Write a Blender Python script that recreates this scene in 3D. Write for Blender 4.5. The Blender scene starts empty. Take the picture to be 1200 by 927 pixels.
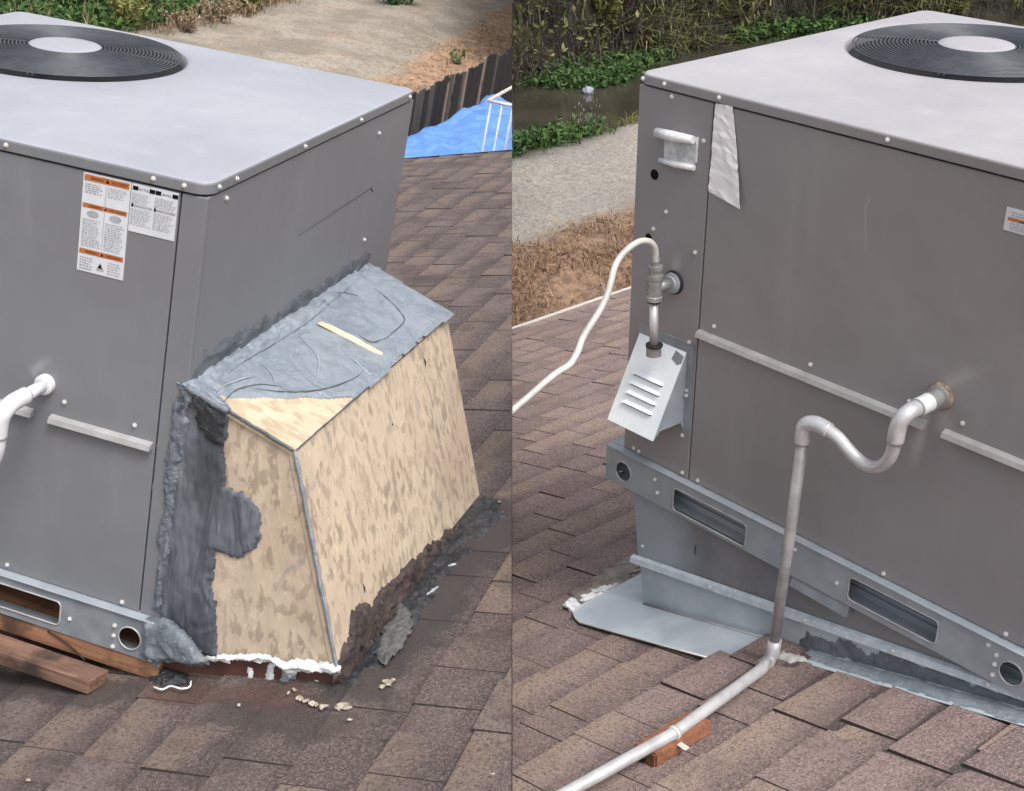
import bpy, bmesh, math, random
from mathutils import Matrix, Vector, noise
import numpy as np

SC = bpy.context.scene
COL = SC.collection
random.seed(7)

# ------------------------------------------------------------------ camera, sky, sun
PITCH = math.radians(25.5)
FPX = 1675.714                      # focal length for a picture 1200 wide
CAM = Vector((0.0, 0.0, 6.0))
cam_d = bpy.data.cameras.new('camera'); cam = bpy.data.objects.new('camera', cam_d); COL.objects.link(cam)
cam.location = CAM; cam.rotation_euler = (math.pi/2 - PITCH, 0, 0)
cam_d.sensor_width = 36; cam_d.lens = 36*FPX/1200; cam_d.clip_start = .05; cam_d.clip_end = 500
SC.camera = cam
SUN_EL, SUN_AZ = math.radians(58), math.radians(140)      # azimuth clockwise from +Y
world = bpy.data.worlds.new('World'); SC.world = world; world.use_nodes = True
wn, wl = world.node_tree.nodes, world.node_tree.links
sky = wn.new('ShaderNodeTexSky'); sky.sky_type = 'NISHITA'; sky.sun_disc = False
sky.sun_elevation = SUN_EL; sky.sun_rotation = SUN_AZ; sky.dust_density = 6; sky.air_density = 1.0
hsv = wn.new('ShaderNodeHueSaturation'); hsv.inputs['Saturation'].default_value = .30
wl.new(sky.outputs[0], hsv.inputs['Color']); wl.new(hsv.outputs[0], wn['Background'].inputs[0])
wn['Background'].inputs[1].default_value = .15
sd = bpy.data.lights.new('sun', 'SUN'); sd.energy = 1.0; sd.angle = math.radians(18); sd.color = (1, .965, .93)
sun = bpy.data.objects.new('sun', sd); COL.objects.link(sun); sun.location = (0, 0, 20)
sv = Vector((math.sin(SUN_AZ)*math.cos(SUN_EL), math.cos(SUN_AZ)*math.cos(SUN_EL), math.sin(SUN_EL)))
sun.rotation_euler = (-sv).to_track_quat('-Z', 'Y').to_euler()
SC.view_settings.view_transform = 'Standard'; SC.view_settings.look = 'None'
SC.view_settings.exposure = 0.53; SC.view_settings.gamma = 1

# ------------------------------------------------------------------ the two settings
# The photograph is a pair of shots of one rooftop unit (before / after) mounted side by side, so the
# place is two rooftops that meet in the upright plane x = 0.  Each has its own level and directions:
# x along the front of its unit, y into the depth, z up, origin at the unit's front left bottom corner.
class Side:
    def __init__(s, R, sh, t, keep):
        cp, sp = math.cos(PITCH), math.sin(PITCH)
        CW = Matrix(((1, 0, 0), (0, -sp, cp), (0, -cp, -sp)))
        s.R = (CW @ Matrix(R)); s.S = Matrix(((1, sh[0], sh[1]), (0, 1, sh[2]), (0, 0, 1)))
        s.A = s.R @ s.S; s.T = CAM + CW @ Vector(t); s.keep = keep; s.Ai = s.A.inverted(); s.cw = CW
    def w(s, p): return s.A @ Vector(p) + s.T
    def loc(s, W): return s.Ai @ (Vector(W) - s.T)
    def px(s, p):
        c = s.cw.transposed() @ (s.w(p) - CAM)
        return (c[0]/c[2]*FPX+600, c[1]/c[2]*FPX+463.5, c[2])
    def at(s, u, v, n, d):          # where the line of sight (u, v) meets the local plane n.x = d
        o = s.loc(CAM); r = s.Ai @ (s.cw @ Vector(((u-600)/FPX, (v-463.5)/FPX, 1)))
        n = Vector(n); return o + r*((d - n.dot(o))/n.dot(r))
L = Side([[0.93671, 0.32923, 0.11908], [0.2371, -0.34631, -0.90766], [-0.25759, 0.87845, -0.40245]], (-.036, .0577, .0391), (-1.8761, .196, 3.3805), -1)
R = Side([[0.65152, 0.75863, -0.0008], [0.33081, -0.28506, -0.89961], [-0.6827, 0.58585, -0.43669]], (-.0056, .0249, -.0187), (.2859, .1313, 3.6615), 1)
UW, UD, UH, UC = 1.2, 1.0954, .9457, .0236       # the unit: width, depth, wall height, cover
ROOF0, ROOFS = -.4866, .2803
def roofz(x): return ROOF0 + ROOFS*x

# ------------------------------------------------------------------ materials
class N:
    def __init__(s, name):
        s.m = bpy.data.materials.new(name); s.m.use_nodes = True; s.t = s.m.node_tree; s.n = s.t.nodes; s.l = s.t.links
        s.b = s.n['Principled BSDF']; s.tc = s.n.new('ShaderNodeTexCoord')
    def put(s, sock, v):
        if hasattr(v, 'is_linked'): s.l.new(v, sock)
        elif isinstance(v, (tuple, list)) and len(v) == 3 and sock.type == 'RGBA': sock.default_value = (*v, 1)
        else: sock.default_value = v
    def vec(s, scale=(1, 1, 1), rot=(0, 0, 0), kind='Object'):
        mp = s.n.new('ShaderNodeMapping'); s.l.new(s.tc.outputs[kind], mp.inputs[0])
        mp.inputs['Scale'].default_value = scale; mp.inputs['Rotation'].default_value = rot; return mp.outputs[0]
    def noise(s, sc, v=None, det=4, rough=.6, dist=0):
        n = s.n.new('ShaderNodeTexNoise'); n.inputs['Scale'].default_value = sc; n.inputs['Detail'].default_value = det
        n.inputs['Roughness'].default_value = rough; n.inputs['Distortion'].default_value = dist
        s.l.new(v if v is not None else s.tc.outputs['Object'], n.inputs['Vector']); return n.outputs[0]
    def voro(s, sc, v=None, feat='F1', out=0, rnd=1):
        n = s.n.new('ShaderNodeTexVoronoi'); n.feature = feat; n.inputs['Scale'].default_value = sc; n.inputs['Randomness'].default_value = rnd
        s.l.new(v if v is not None else s.tc.outputs['Object'], n.inputs['Vector']); return n.outputs[out]
    def ramp(s, f, a, b, lo=0., hi=1.):
        n = s.n.new('ShaderNodeMapRange'); n.interpolation_type = 'SMOOTHSTEP'; s.put(n.inputs[0], f)
        for i, v in zip((1, 2, 3, 4), (a, b, lo, hi)): s.put(n.inputs[i], v)
        return n.outputs[0]
    def mix(s, f, a, b, mode='MIX'):
        n = s.n.new('ShaderNodeMix'); n.data_type = 'RGBA'; n.blend_type = mode
        s.put(n.inputs[0], f); s.put(n.inputs[6], a); s.put(n.inputs[7], b); return n.outputs[2]
    def math(s, op, a, b=0.):
        n = s.n.new('ShaderNodeMath'); n.operation = op; s.put(n.inputs[0], a); s.put(n.inputs[1], b); return n.outputs[0]
    def sep(s, v=None, i=0):
        n = s.n.new('ShaderNodeSeparateXYZ'); s.l.new(v if v is not None else s.tc.outputs['Object'], n.inputs[0]); return n.outputs[i]
    def rand(s):
        g = s.n.new('ShaderNodeNewGeometry'); o = s.n.new('ShaderNodeObjectInfo')
        a = s.math('ADD', g.outputs['Random Per Island'], o.outputs['Random']); return s.math('FRACT', a)
    def bump(s, h, st=.3, d=.01):
        n = s.n.new('ShaderNodeBump'); n.inputs['Strength'].default_value = st; n.inputs['Distance'].default_value = d
        s.l.new(h, n.inputs['Height'])
        if s.b.inputs['Normal'].is_linked: s.l.new(s.b.inputs['Normal'].links[0].from_socket, n.inputs['Normal'])
        s.l.new(n.outputs[0], s.b.inputs['Normal'])
    def done(s, col, rough=.5, metal=0., spec=None):
        s.put(s.b.inputs['Base Color'], col); s.put(s.b.inputs['Roughness'], rough); s.b.inputs['Metallic'].default_value = metal
        if spec is not None: s.b.inputs['Specular IOR Level'].default_value = spec
        return s.m

def paint(name, col, dust, rough=.42, amt=.5, streaks=()):
    k = N(name); a = k.noise(1.6, det=5); st = k.noise(5, k.vec((3, 3, .35)), det=5)
    c = k.mix(k.ramp(a, .3, .75), col, tuple(v*1.13 for v in col))
    c = k.mix(k.math('MULTIPLY', k.ramp(st, .5, .85), amt), c, dust)
    sp = k.ramp(k.voro(30), .02, .05, .5, 0.); c = k.mix(k.math('MULTIPLY', sp, k.ramp(k.noise(9), .55, .62)), c, dust)
    X, Z = k.sep(None, 0), k.sep(None, 2); wob = k.math('MULTIPLY', k.math('SUBTRACT', k.noise(18, det=3), .5), .03)
    for (x0, z0, x1, z1, w, s_) in streaks:          # dried runs on the front, from one point to another
        l = math.hypot(x1-x0, z1-z0); dx, dz = (x1-x0)/l, (z1-z0)/l
        ux = k.math('SUBTRACT', X, x0); uz = k.math('SUBTRACT', Z, z0)
        t = k.math('ADD', k.math('MULTIPLY', ux, dx), k.math('MULTIPLY', uz, dz)); p = k.math('ADD', k.math('ADD', k.math('MULTIPLY', ux, -dz), k.math('MULTIPLY', uz, dx)), wob)
        f = k.math('MULTIPLY', k.ramp(k.math('ABSOLUTE', p), 0, w, 1, 0), k.math('MULTIPLY', k.ramp(t, 0, l*.15), k.ramp(t, l*.3, l, 1, 0)))
        c = k.mix(k.math('MULTIPLY', f, s_), c, tuple(min(.8, q*1.8) for q in dust))
    k.bump(k.noise(220, det=2), .08, .002); k.bump(k.noise(2.2, det=3), .30, .03); k.bump(k.noise(.9, det=1), .25, .10)
    return k.done(c, k.ramp(a, .3, .7, rough, rough+.12))
def simple(name, a, b, sc=8, rough=.6, metal=0., bump=.2, bsc=60, stretch=(1, 1, 1), spec=None):
    k = N(name); v = k.vec(stretch); f = k.noise(sc, v, det=6, rough=.65)
    k.bump(k.noise(bsc, v, det=4), bump, .004)
    return k.done(k.mix(k.ramp(f, .35, .65), a, b), rough, metal, spec)

M = {}
M['paintL'] = paint('unit_paint_before', (.178, .186, .200), (.30, .31, .32), amt=.28, streaks=((.285, .585, .35, .65, .018, .25),))
M['paintR'] = paint('unit_paint_after', (.242, .232, .240), (.34, .33, .33), amt=.28, streaks=((.262, .55, .235, .36, .020, .38), (.285, .56, .34, .42, .03, .2), (.285, .60, .40, .69, .022, .2), (.068, .95, .075, .78, .006, .16), (-.45, .63, -.42, .69, .02, .3)))
def covermat(name, c1, c2):
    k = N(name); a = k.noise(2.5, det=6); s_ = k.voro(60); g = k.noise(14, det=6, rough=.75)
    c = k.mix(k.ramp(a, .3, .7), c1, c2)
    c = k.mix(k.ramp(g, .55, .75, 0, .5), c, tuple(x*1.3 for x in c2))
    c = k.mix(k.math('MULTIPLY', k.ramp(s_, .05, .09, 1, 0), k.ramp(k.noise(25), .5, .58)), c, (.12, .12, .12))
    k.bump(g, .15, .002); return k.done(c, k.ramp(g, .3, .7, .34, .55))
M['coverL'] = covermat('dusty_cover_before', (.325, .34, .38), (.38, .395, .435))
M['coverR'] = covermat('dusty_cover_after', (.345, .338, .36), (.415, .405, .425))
M['galv'] = simple('galvanised_steel', (.31, .35, .39), (.38, .42, .46), 14, .42, .12, .1, 40)
M['galv_old'] = simple('weathered_galvanised_steel', (.20, .225, .25), (.29, .32, .35), 9, .5, .12, .15, 40)
M['flash'] = simple('pale_blue_flashing_metal', (.38, .44, .49), (.56, .63, .68), 3.5, .36, .04, .12, 14)
M['zinc'] = simple('bright_zinc', (.62, .62, .60), (.72, .72, .70), 30, .35, .3, .05)
M['cast'] = simple('cast_grey_metal', (.26, .26, .255), (.40, .40, .39), 25, .4, .35, .25, 90)
M['dark'] = simple('dark_cavity_metal', (.012, .013, .015), (.02, .021, .023), 8, .6)
M['grille'] = simple('dark_coated_wire', (.05, .058, .068), (.075, .083, .095), 20, .42, .1, .05)
M['blade'] = simple('black_fan_blade', (.015, .016, .018), (.025, .026, .028), 8, .5)
M['pvc'] = simple('white_pvc', (.66, .67, .70), (.76, .77, .79), 10, .25, 0, .05)
M['pipe'] = simple('painted_silver_pipe', (.44, .44, .45), (.66, .66, .67), 9, .33, .35, .25, 40)
M['riser'] = simple('scuffed_grey_pipe', (.33, .325, .325), (.50, .495, .49), 16, .4, .25, .2, 70)
M['cable'] = simple('off_white_conduit', (.42, .40, .38), (.56, .54, .51), 12, .5)
M['strip'] = simple('pale_steel_strip', (.38, .375, .38), (.50, .49, .49), 14, .4, .2, .1)
M['hood'] = simple('bright_galvanised_hood', (.72, .79, .84), (.84, .89, .92), 7, .45, 0, .15, 26)
M['rust'] = simple('rusty_gasket', (.20, .13, .08), (.40, .33, .26), 60, .8)
M['redboard'] = simple('red_brown_painted_board', (.07, .028, .022), (.13, .055, .042), 7, .6)
M['white'] = simple('white_caulk', (.66, .68, .70), (.82, .83, .84), 30, .45, 0, .6, 60)
M['debris'] = simple('pale_caulk_crumbs', (.26, .215, .165), (.48, .43, .36), 60, .9)

def mastic(name, a, b, hi, rough=.30):
    k = N(name); v = k.vec((1, 1, 1)); n1 = k.noise(11, v, det=7, rough=.7, dist=1.6); n2 = k.noise(34, v, det=4, rough=.6, dist=2)
    c = k.mix(k.ramp(n1, .35, .62), a, b); c = k.mix(k.ramp(n2, .62, .72), c, hi)
    k.bump(n1, .5, .02); k.bump(n2, .35, .008); return k.done(c, rough)
M['seal'] = mastic('grey_blue_sealant', (.20, .235, .275), (.275, .315, .36), (.36, .40, .45))
def dragged(name, a, b, hi, rough=.26):
    k = N(name); v = k.vec((1, 1, .22)); n1 = k.noise(26, v, det=6, rough=.65, dist=.6); n2 = k.noise(60, v, det=4, rough=.6, dist=.8); n3 = k.noise(5, det=4)
    c = k.mix(k.ramp(n1, .38, .62), a, b); c = k.mix(k.math('MULTIPLY', k.ramp(n2, .60, .70), k.ramp(n3, .4, .6)), c, hi); c = k.mix(k.ramp(n3, .35, .5, .55, 0), c, tuple(x*.5 for x in a))
    k.bump(n1, .5, .008); k.bump(n2, .4, .003); return k.done(c, rough)
M['sealfront'] = dragged('dragged_grey_sealant', (.085, .098, .118), (.15, .17, .195), (.36, .39, .43))
M['sealmid'] = mastic('mid_grey_sealant', (.12, .14, .165), (.19, .215, .245), (.30, .33, .37))
M['sealhi'] = mastic('pale_sealant_ridges', (.33, .37, .42), (.42, .46, .51), (.5, .53, .57))
M['sealdark'] = mastic('dark_grey_sealant', (.075, .087, .105), (.125, .142, .165), (.27, .30, .33))
M['tar'] = mastic('black_roof_mastic', (.014, .015, .018), (.045, .047, .052), (.13, .125, .12), .45)
M['tarbrown'] = mastic('torn_brown_shingle_mastic', (.028, .021, .02), (.075, .055, .05), (.15, .135, .125), .85)

def osb(name, base, fleck, sx, axis):
    k = N(name); st = {'z': (1, 1, .5), 'x': (.45, 1, 1)}[axis]; v = k.vec(st)
    n1 = k.noise(sx, v, det=2, rough=.4, dist=.1); n1b = k.noise(sx*.5, v, det=3, rough=.5, dist=.2); n3 = k.noise(2.6, det=4); m_ = k.ramp(k.noise(4, det=3), .35, .65, .35, 1)
    c = k.mix(k.ramp(k.noise(sx*.3, v, det=3), .35, .65), base, tuple(x*.88 for x in base))
    c = k.mix(k.math('MULTIPLY', k.ramp(n1, .51, .60, 0, .85), m_), c, fleck)
    c = k.mix(k.ramp(n1b, .57, .66, 0, .4), c, tuple(x*.85 for x in fleck))
    c = k.mix(k.ramp(k.noise(sx*1.5, v, det=3), .56, .68, 0, .5), c, tuple(min(.85, x*1.25) for x in base))
    c = k.mix(k.ramp(n3, .52, .72, 0, .42), c, (.34, .235, .17))
    c = k.mix(k.ramp(k.noise(3.7, det=6, rough=.75, dist=.8), .60, .70, 0, .6), c, (.27, .26, .26))
    k.bump(n1, .5, .004); k.bump(k.noise(sx*3, v, det=4), .35, .002); return k.done(c, .8)
M['osb'] = osb('strand_board', (.60, .49, .365), (.33, .265, .20), 52, 'z')
M['osbtop'] = osb('strand_board_top', (.60, .50, .36), (.42, .33, .22), 42, 'x')
def timber(name, a, b, d):
    k = N(name); v = k.vec((1.2, 14, 14)); n = k.noise(4, v, det=6, dist=1.2); n2 = k.noise(6, det=5)
    c = k.mix(k.ramp(n, .35, .65), a, b); c = k.mix(k.ramp(n2, .55, .72), c, d)
    k.bump(n, .4, .004); return k.done(c, .75)
M['beam'] = timber('orange_brown_lumber', (.22, .10, .048), (.35, .18, .10), (.09, .045, .028))
M['board'] = timber('stained_old_lumber', (.13, .07, .048), (.23, .135, .095), (.04, .026, .02))
M['block'] = timber('red_wood_block', (.24, .095, .05), (.36, .16, .085), (.12, .05, .03))
M['blockend'] = simple('dark_end_grain', (.02, .014, .01), (.05, .03, .022), 60, .9)
M['bare'] = simple('bare_wood_sliver', (.55, .42, .28), (.66, .56, .42), 40, .6)

def shingle(name, dk, lt, tan, tanamt, stain=.45, spills=()):
    k = N(name); r = k.rand(); uv = k.tc.outputs['UV']; u = k.sep(uv, 0); v = k.sep(uv, 1)
    r2 = k.math('FRACT', k.math('MULTIPLY', r, 7.13)); r3 = k.math('FRACT', k.math('MULTIPLY', r, 31.7))
    c = k.mix(r2, tuple(x*.86 for x in dk), tuple(x*1.06 for x in lt))
    wob = k.math('ADD', v, k.math('MULTIPLY', k.math('SUBTRACT', k.noise(14, det=4), .5), .5))
    t = k.math('MULTIPLY', k.ramp(wob, .25, .62, 1, 0), k.ramp(r3, .38, .6)); t = k.math('MULTIPLY', t, tanamt)
    c = k.mix(t, c, tan)
    c = k.mix(k.math('MULTIPLY', k.ramp(wob, .45, .80, 0, .8), k.ramp(r2, .05, .4, .55, 1)), c, tuple(x*.58 for x in dk))
    g = k.noise(170, det=2, rough=.75); c = k.mix(k.ramp(g, .44, .62, 0, .6), c, tuple(min(1, x*1.75) for x in lt))
    c = k.mix(k.ramp(k.noise(120, det=2), .5, .64, 0, .6), c, tuple(x*.4 for x in dk)); c = k.mix(k.ramp(k.noise(60, det=3), .52, .66, 0, .35), c, tuple(x*1.2 for x in lt))
    b = k.noise(5, det=6, rough=.7); c = k.mix(k.ramp(b, .45, .72, 0, stain), c, tuple(x*.6 for x in dk))
    c = k.mix(k.ramp(k.noise(9, det=6, rough=.75), .58, .75, 0, .4), c, tuple(x*1.35 for x in lt))
    c = k.mix(k.ramp(v, .785, .835, 0, .6), c, (.035, .028, .027))  # shadow line below the next course's edge, painted into the colour
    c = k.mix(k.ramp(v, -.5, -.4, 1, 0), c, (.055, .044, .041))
    X, Y = k.sep(None, 0), k.sep(None, 1); wv = k.math('MULTIPLY', k.math('SUBTRACT', k.noise(9, det=6, rough=.7), .5), .22)
    for (x0, y0, x1, y1, w, col, am) in spills:      # dried spills and damp that have soaked into the roof
        l = math.hypot(x1-x0, y1-y0); dx, dy = (x1-x0)/l, (y1-y0)/l; ux = k.math('SUBTRACT', X, x0); uy = k.math('SUBTRACT', Y, y0)
        t = k.math('ADD', k.math('MULTIPLY', ux, dx), k.math('MULTIPLY', uy, dy)); p = k.math('ADD', k.math('ADD', k.math('MULTIPLY', ux, -dy), k.math('MULTIPLY', uy, dx)), wv)
        f = k.math('MULTIPLY', k.ramp(k.math('ABSOLUTE', p), w*.5, w, 1, 0), k.math('MULTIPLY', k.ramp(t, -.04, .04), k.ramp(t, l-.04, l+.04, 1, 0))); c = k.mix(k.math('MULTIPLY', f, am), c, col)
    k.bump(g, .9, .005); k.bump(k.noise(40, det=3), .3, .004); return k.done(c, .88)
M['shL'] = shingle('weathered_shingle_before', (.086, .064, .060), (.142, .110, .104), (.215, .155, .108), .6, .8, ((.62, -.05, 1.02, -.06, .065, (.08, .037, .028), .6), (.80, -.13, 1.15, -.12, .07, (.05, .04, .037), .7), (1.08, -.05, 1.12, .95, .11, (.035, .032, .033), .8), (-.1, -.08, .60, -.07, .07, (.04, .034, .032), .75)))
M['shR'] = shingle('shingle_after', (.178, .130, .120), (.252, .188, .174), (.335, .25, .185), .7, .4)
M['deck'] = simple('roof_felt', (.02, .018, .018), (.03, .027, .026), 20, .95)
M['edge'] = simple('pale_drip_edge', (.5, .48, .45), (.6, .58, .55), 20, .5)

# ------------------------------------------------------------------ mesh helpers (all in local metres)
def new(): return bmesh.new()
def tagp(o, label=None, cat=None, group=None, kind=None):
    if label: o['label'] = label
    if cat: o['category'] = cat
    if group: o['group'] = group
    if kind: o['kind'] = kind
    return o
class Thing:
    def __init__(s, side, name, base, label=None, cat=None, group=None, kind=None, obj=None):
        s.side = side; s.b = Vector(base)
        s.o = obj or bpy.data.objects.new(name, None)
        if obj is None:
            COL.objects.link(s.o); s.o.location = side.w(base); s.o.rotation_euler = side.R.to_euler(); s.o.empty_display_size = .1
            tagp(s.o, label, cat, group, kind)
    def rel(s, p): return s.side.S @ (Vector(p) - s.b)
def finish(bm, name, mat, side, parent=None, base=None, smooth=False, clip=False, label=None, cat=None, group=None, kind=None, sub=None, auto=None):
    """links one mesh object; parent is a Thing; sub is a part object of that thing"""
    b = parent.b if parent else Vector(base)
    S = side.S
    for v in bm.verts: v.co = S @ (v.co - b)
    if clip:
        Rt = side.R.transposed(); n = Rt @ Vector((1, 0, 0)); pl = Rt @ (Vector((side.keep*.0008, 0, 0)) - side.w(b))
        bmesh.ops.bisect_plane(bm, geom=bm.verts[:]+bm.edges[:]+bm.faces[:], plane_co=pl, plane_no=n, clear_inner=side.keep > 0, clear_outer=side.keep < 0)
        if clip == 'cap':
            e = [e for e in bm.edges if e.is_boundary]
            if e: bmesh.ops.holes_fill(bm, edges=e)
    me = bpy.data.meshes.new(name); bm.to_mesh(me); bm.free()
    for m in (mat if isinstance(mat, (list, tuple)) else [mat]): me.materials.append(m)
    if smooth:
        for p in me.polygons: p.use_smooth = True
        if auto: me.set_sharp_from_angle(angle=math.radians(auto))
    o = bpy.data.objects.new(name, me); COL.objects.link(o)
    if parent: o.parent = sub or parent.o
    else: o.location = side.w(b); o.rotation_euler = side.R.to_euler()
    return tagp(o, label, cat, group, kind)
def box(bm, lo, hi, bev=0., seg=1, mat=0):
    t = bmesh.new(); r = bmesh.ops.create_cube(t, size=1)
    for v in t.verts: v.co = Vector(((lo[i]+hi[i])/2 + v.co[i]*(hi[i]-lo[i]) for i in range(3)))
    if bev: bmesh.ops.bevel(t, geom=t.edges[:], offset=bev, segments=seg, affect='EDGES', profile=.6)
    join(bm, t, mat)
def join(bm, t, mat=0, mtx=None):
    if mtx is not None: bmesh.ops.transform(t, matrix=mtx, verts=t.verts[:])
    mp = {v: bm.verts.new(v.co) for v in t.verts}
    for f in t.faces:
        try: nf = bm.faces.new([mp[v] for v in f.verts]); nf.material_index = mat; nf.smooth = f.smooth
        except ValueError: pass
    t.free()
def hexa(bm, P, mat=0):        # eight corners: bottom four, top four
    v = [bm.verts.new(Vector(p)) for p in P]
    for f in ((3, 2, 1, 0), (4, 5, 6, 7), (0, 1, 5, 4), (1, 2, 6, 5), (2, 3, 7, 6), (3, 0, 4, 7)):
        bm.faces.new([v[i] for i in f]).material_index = mat
def slab(bm, quad, th, mat=0):
    """a flat panel: outline quad (any n points) pushed th along minus its normal"""
    q = [Vector(p) for p in quad]; n = (q[1]-q[0]).cross(q[2]-q[0]).normalized()
    a = [bm.verts.new(p) for p in q]; b = [bm.verts.new(p - n*th) for p in q]; k = len(q)
    bm.faces.new(a).material_index = mat; bm.faces.new(b[::-1]).material_index = mat
    for i in range(k): bm.faces.new((a[i], b[i], b[(i+1) % k], a[(i+1) % k])).material_index = mat
def catmull(P, n=8):
    P = [Vector(p) for p in P]; Q = [P[0]*2-P[1]]+P+[P[-1]*2-P[-2]]; out = []
    for i in range(1, len(Q)-2):
        a, b, c, d = Q[i-1:i+3]
        for j in range(n):
            t = j/n; out.append(.5*((2*b)+(-a+c)*t+(2*a-5*b+4*c-d)*t*t+(-a+3*b-3*c+d)*t**3))
    out.append(P[-1]); return out
def tube(bm, P, r, n=14, cap=True, mat=0, flat=None):
    P = [Vector(p) for p in P]; rs = r if isinstance(r, (list, tuple)) else [r]*len(P)
    t0 = (P[1]-P[0]).normalized(); up = t0.orthogonal().normalized(); rings = []
    for i, p in enumerate(P):
        t = ((P[min(i+1, len(P)-1)]-P[max(i-1, 0)])).normalized()
        up = (up - t*up.dot(t)).normalized(); s_ = t.cross(up)
        rings.append([bm.verts.new(p + (up*math.cos(a)+s_*math.sin(a))*rs[i]) for a in [2*math.pi*k/n for k in range(n)]])
    for a, b in zip(rings, rings[1:]):
        for k in range(n):
            f = bm.faces.new((a[k], a[(k+1) % n], b[(k+1) % n], b[k])); f.smooth = True; f.material_index = mat
    if cap:
        bm.faces.new(rings[0][::-1]).material_index = mat; bm.faces.new(rings[-1]).material_index = mat
def lathe(bm, o, axis, prof, n=24, mat=0, smooth=True):
    """prof: list of (distance along axis, radius)"""
    o = Vector(o); ax = Vector(axis).normalized(); u = ax.orthogonal().normalized(); w = ax.cross(u); R_ = []
    for d, r in prof: R_.append([bm.verts.new(o+ax*d+(u*math.cos(a)+w*math.sin(a))*r) for a in [2*math.pi*k/n for k in range(n)]])
    for a, b in zip(R_, R_[1:]):
        for k in range(n):
            f = bm.faces.new((a[k], a[(k+1) % n], b[(k+1) % n], b[k])); f.smooth = smooth; f.material_index = mat
    bm.faces.new(R_[0][::-1]).material_index = mat; bm.faces.new(R_[-1]).material_index = mat
def curve_plate(outer, holes, th, place):
    """2D outline with holes -> solid plate; place(x, y, d) gives the local point"""
    cu = bpy.data.curves.new('outline', 'CURVE'); cu.dimensions = '2D'; cu.fill_mode = 'BOTH'; cu.extrude = .5
    for pts in [outer]+holes:
        sp = cu.splines.new('POLY'); sp.points.add(len(pts)-1); sp.use_cyclic_u = True
        for q, p in zip(sp.points, pts): q.co = (p[0], p[1], 0, 1)
    o = bpy.data.objects.new('outline', cu); me = bpy.data.meshes.new_from_object(o)
    bm = bmesh.new(); bm.from_mesh(me); bpy.data.objects.remove(o); bpy.data.curves.remove(cu); bpy.data.meshes.remove(me)
    for v in bm.verts: v.co = Vector(place(v.co.x, v.co.y, (v.co.z+.5)*th))
    bmesh.ops.remove_doubles(bm, verts=bm.verts[:], dist=1e-6); bmesh.ops.recalc_face_normals(bm, faces=bm.faces[:]); return bm
def rrect(x0, y0, x1, y1, r, n=5):
    out = []
    for cx, cy, a0 in ((x1-r, y1-r, 0), (x0+r, y1-r, 90), (x0+r, y0+r, 180), (x1-r, y0+r, 270)):
        for k in range(n+1):
            a = math.radians(a0+90*k/n); out.append((cx+r*math.cos(a), cy+r*math.sin(a)))
    return out
def circ(cx, cy, r, n=28): return [(cx+r*math.cos(2*math.pi*k/n), cy+r*math.sin(2*math.pi*k/n)) for k in range(n)]
def nz(p, s=1., o=0.): return noise.noise(Vector(p)*s + Vector((o, o*1.7, -o)))
def inside(x, y, P):
    c = False; j = len(P)-1
    for i in range(len(P)):
        if (P[i][1] > y) != (P[j][1] > y) and x < (P[j][0]-P[i][0])*(y-P[i][1])/(P[j][1]-P[i][1])+P[i][0]: c = not c
        j = i
    return c
def edged(x, y, P):
    d = 9
    for i in range(len(P)):
        a, b = P[i-1], P[i]; dx, dy = b[0]-a[0], b[1]-a[1]; t = max(0, min(1, ((x-a[0])*dx+(y-a[1])*dy)/(dx*dx+dy*dy+1e-12)))
        d = min(d, math.hypot(x-a[0]-t*dx, y-a[1]-t*dy))
    return d
def smear(poly, O, U, V, Nn, th=.006, amp=.006, res=.006, rag=.012, sc=(18, 18), seed=0, ridge=1., bulge=0., soft=.014):
    """trowelled sheet of mastic over the polygon poly (in U, V metres): thick, ridged, with a ragged rim"""
    bm = new(); O, U, V, Nn = map(Vector, (O, U, V, Nn)); U = U.normalized(); V = V.normalized(); Nn = Nn.normalized()
    xs = [p[0] for p in poly]; ys = [p[1] for p in poly]; x0, x1, y0, y1 = min(xs)-rag, max(xs)+rag, min(ys)-rag, max(ys)+rag
    nx, ny = int((x1-x0)/res)+1, int((y1-y0)/res)+1; H = {}
    for i in range(nx+1):
        for j in range(ny+1):
            x, y = x0+i*res, y0+j*res
            wx = x + rag*1.2*nz((x*17, y*17, seed)) + rag*.7*nz((x*55, y*55, seed+3)) + rag*.35*nz((x*150, y*150, seed+4)); wy = y + rag*1.2*nz((x*17, y*17, seed+9)) + rag*.7*nz((x*55, y*55, seed+5)) + rag*.35*nz((x*150, y*150, seed+6))
            ins = inside(wx, wy, poly); d = edged(wx, wy, poly)*(1 if ins else -1)
            if d > -res*1.2:
                e = max(0, min(1, d/soft)); e = e*e*(3-2*e)
                q1, q2 = 1.3*nz((x*13, y*13, seed)), 1.3*nz((x*13, y*13, seed+30)); n1 = nz((x*sc[0]+q1, y*sc[1]+q2, seed+1)); n2 = .7*nz((x*sc[0]*2.7+q2*2, y*sc[1]*2.7+q1, seed+2))+.5*nz((x*sc[0]*6, y*sc[1]*6+q1, seed+8))
                h = -.0015 + e*(th + amp*(ridge*(1-2*abs(n1))*.6 + n2*.5)) + bulge*e*max(0, 1-abs((x-(x0+x1)/2)/((x1-x0)/2))**2)
                H[i, j] = bm.verts.new(O+U*x+V*y+Nn*h)
    for (i, j), v in H.items():
        q = [H.get(k) for k in ((i, j), (i+1, j), (i+1, j+1), (i, j+1))]
        if all(q): bm.faces.new(q).smooth = True
    bmesh.ops.recalc_face_normals(bm, faces=bm.faces[:])
    return bm
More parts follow.
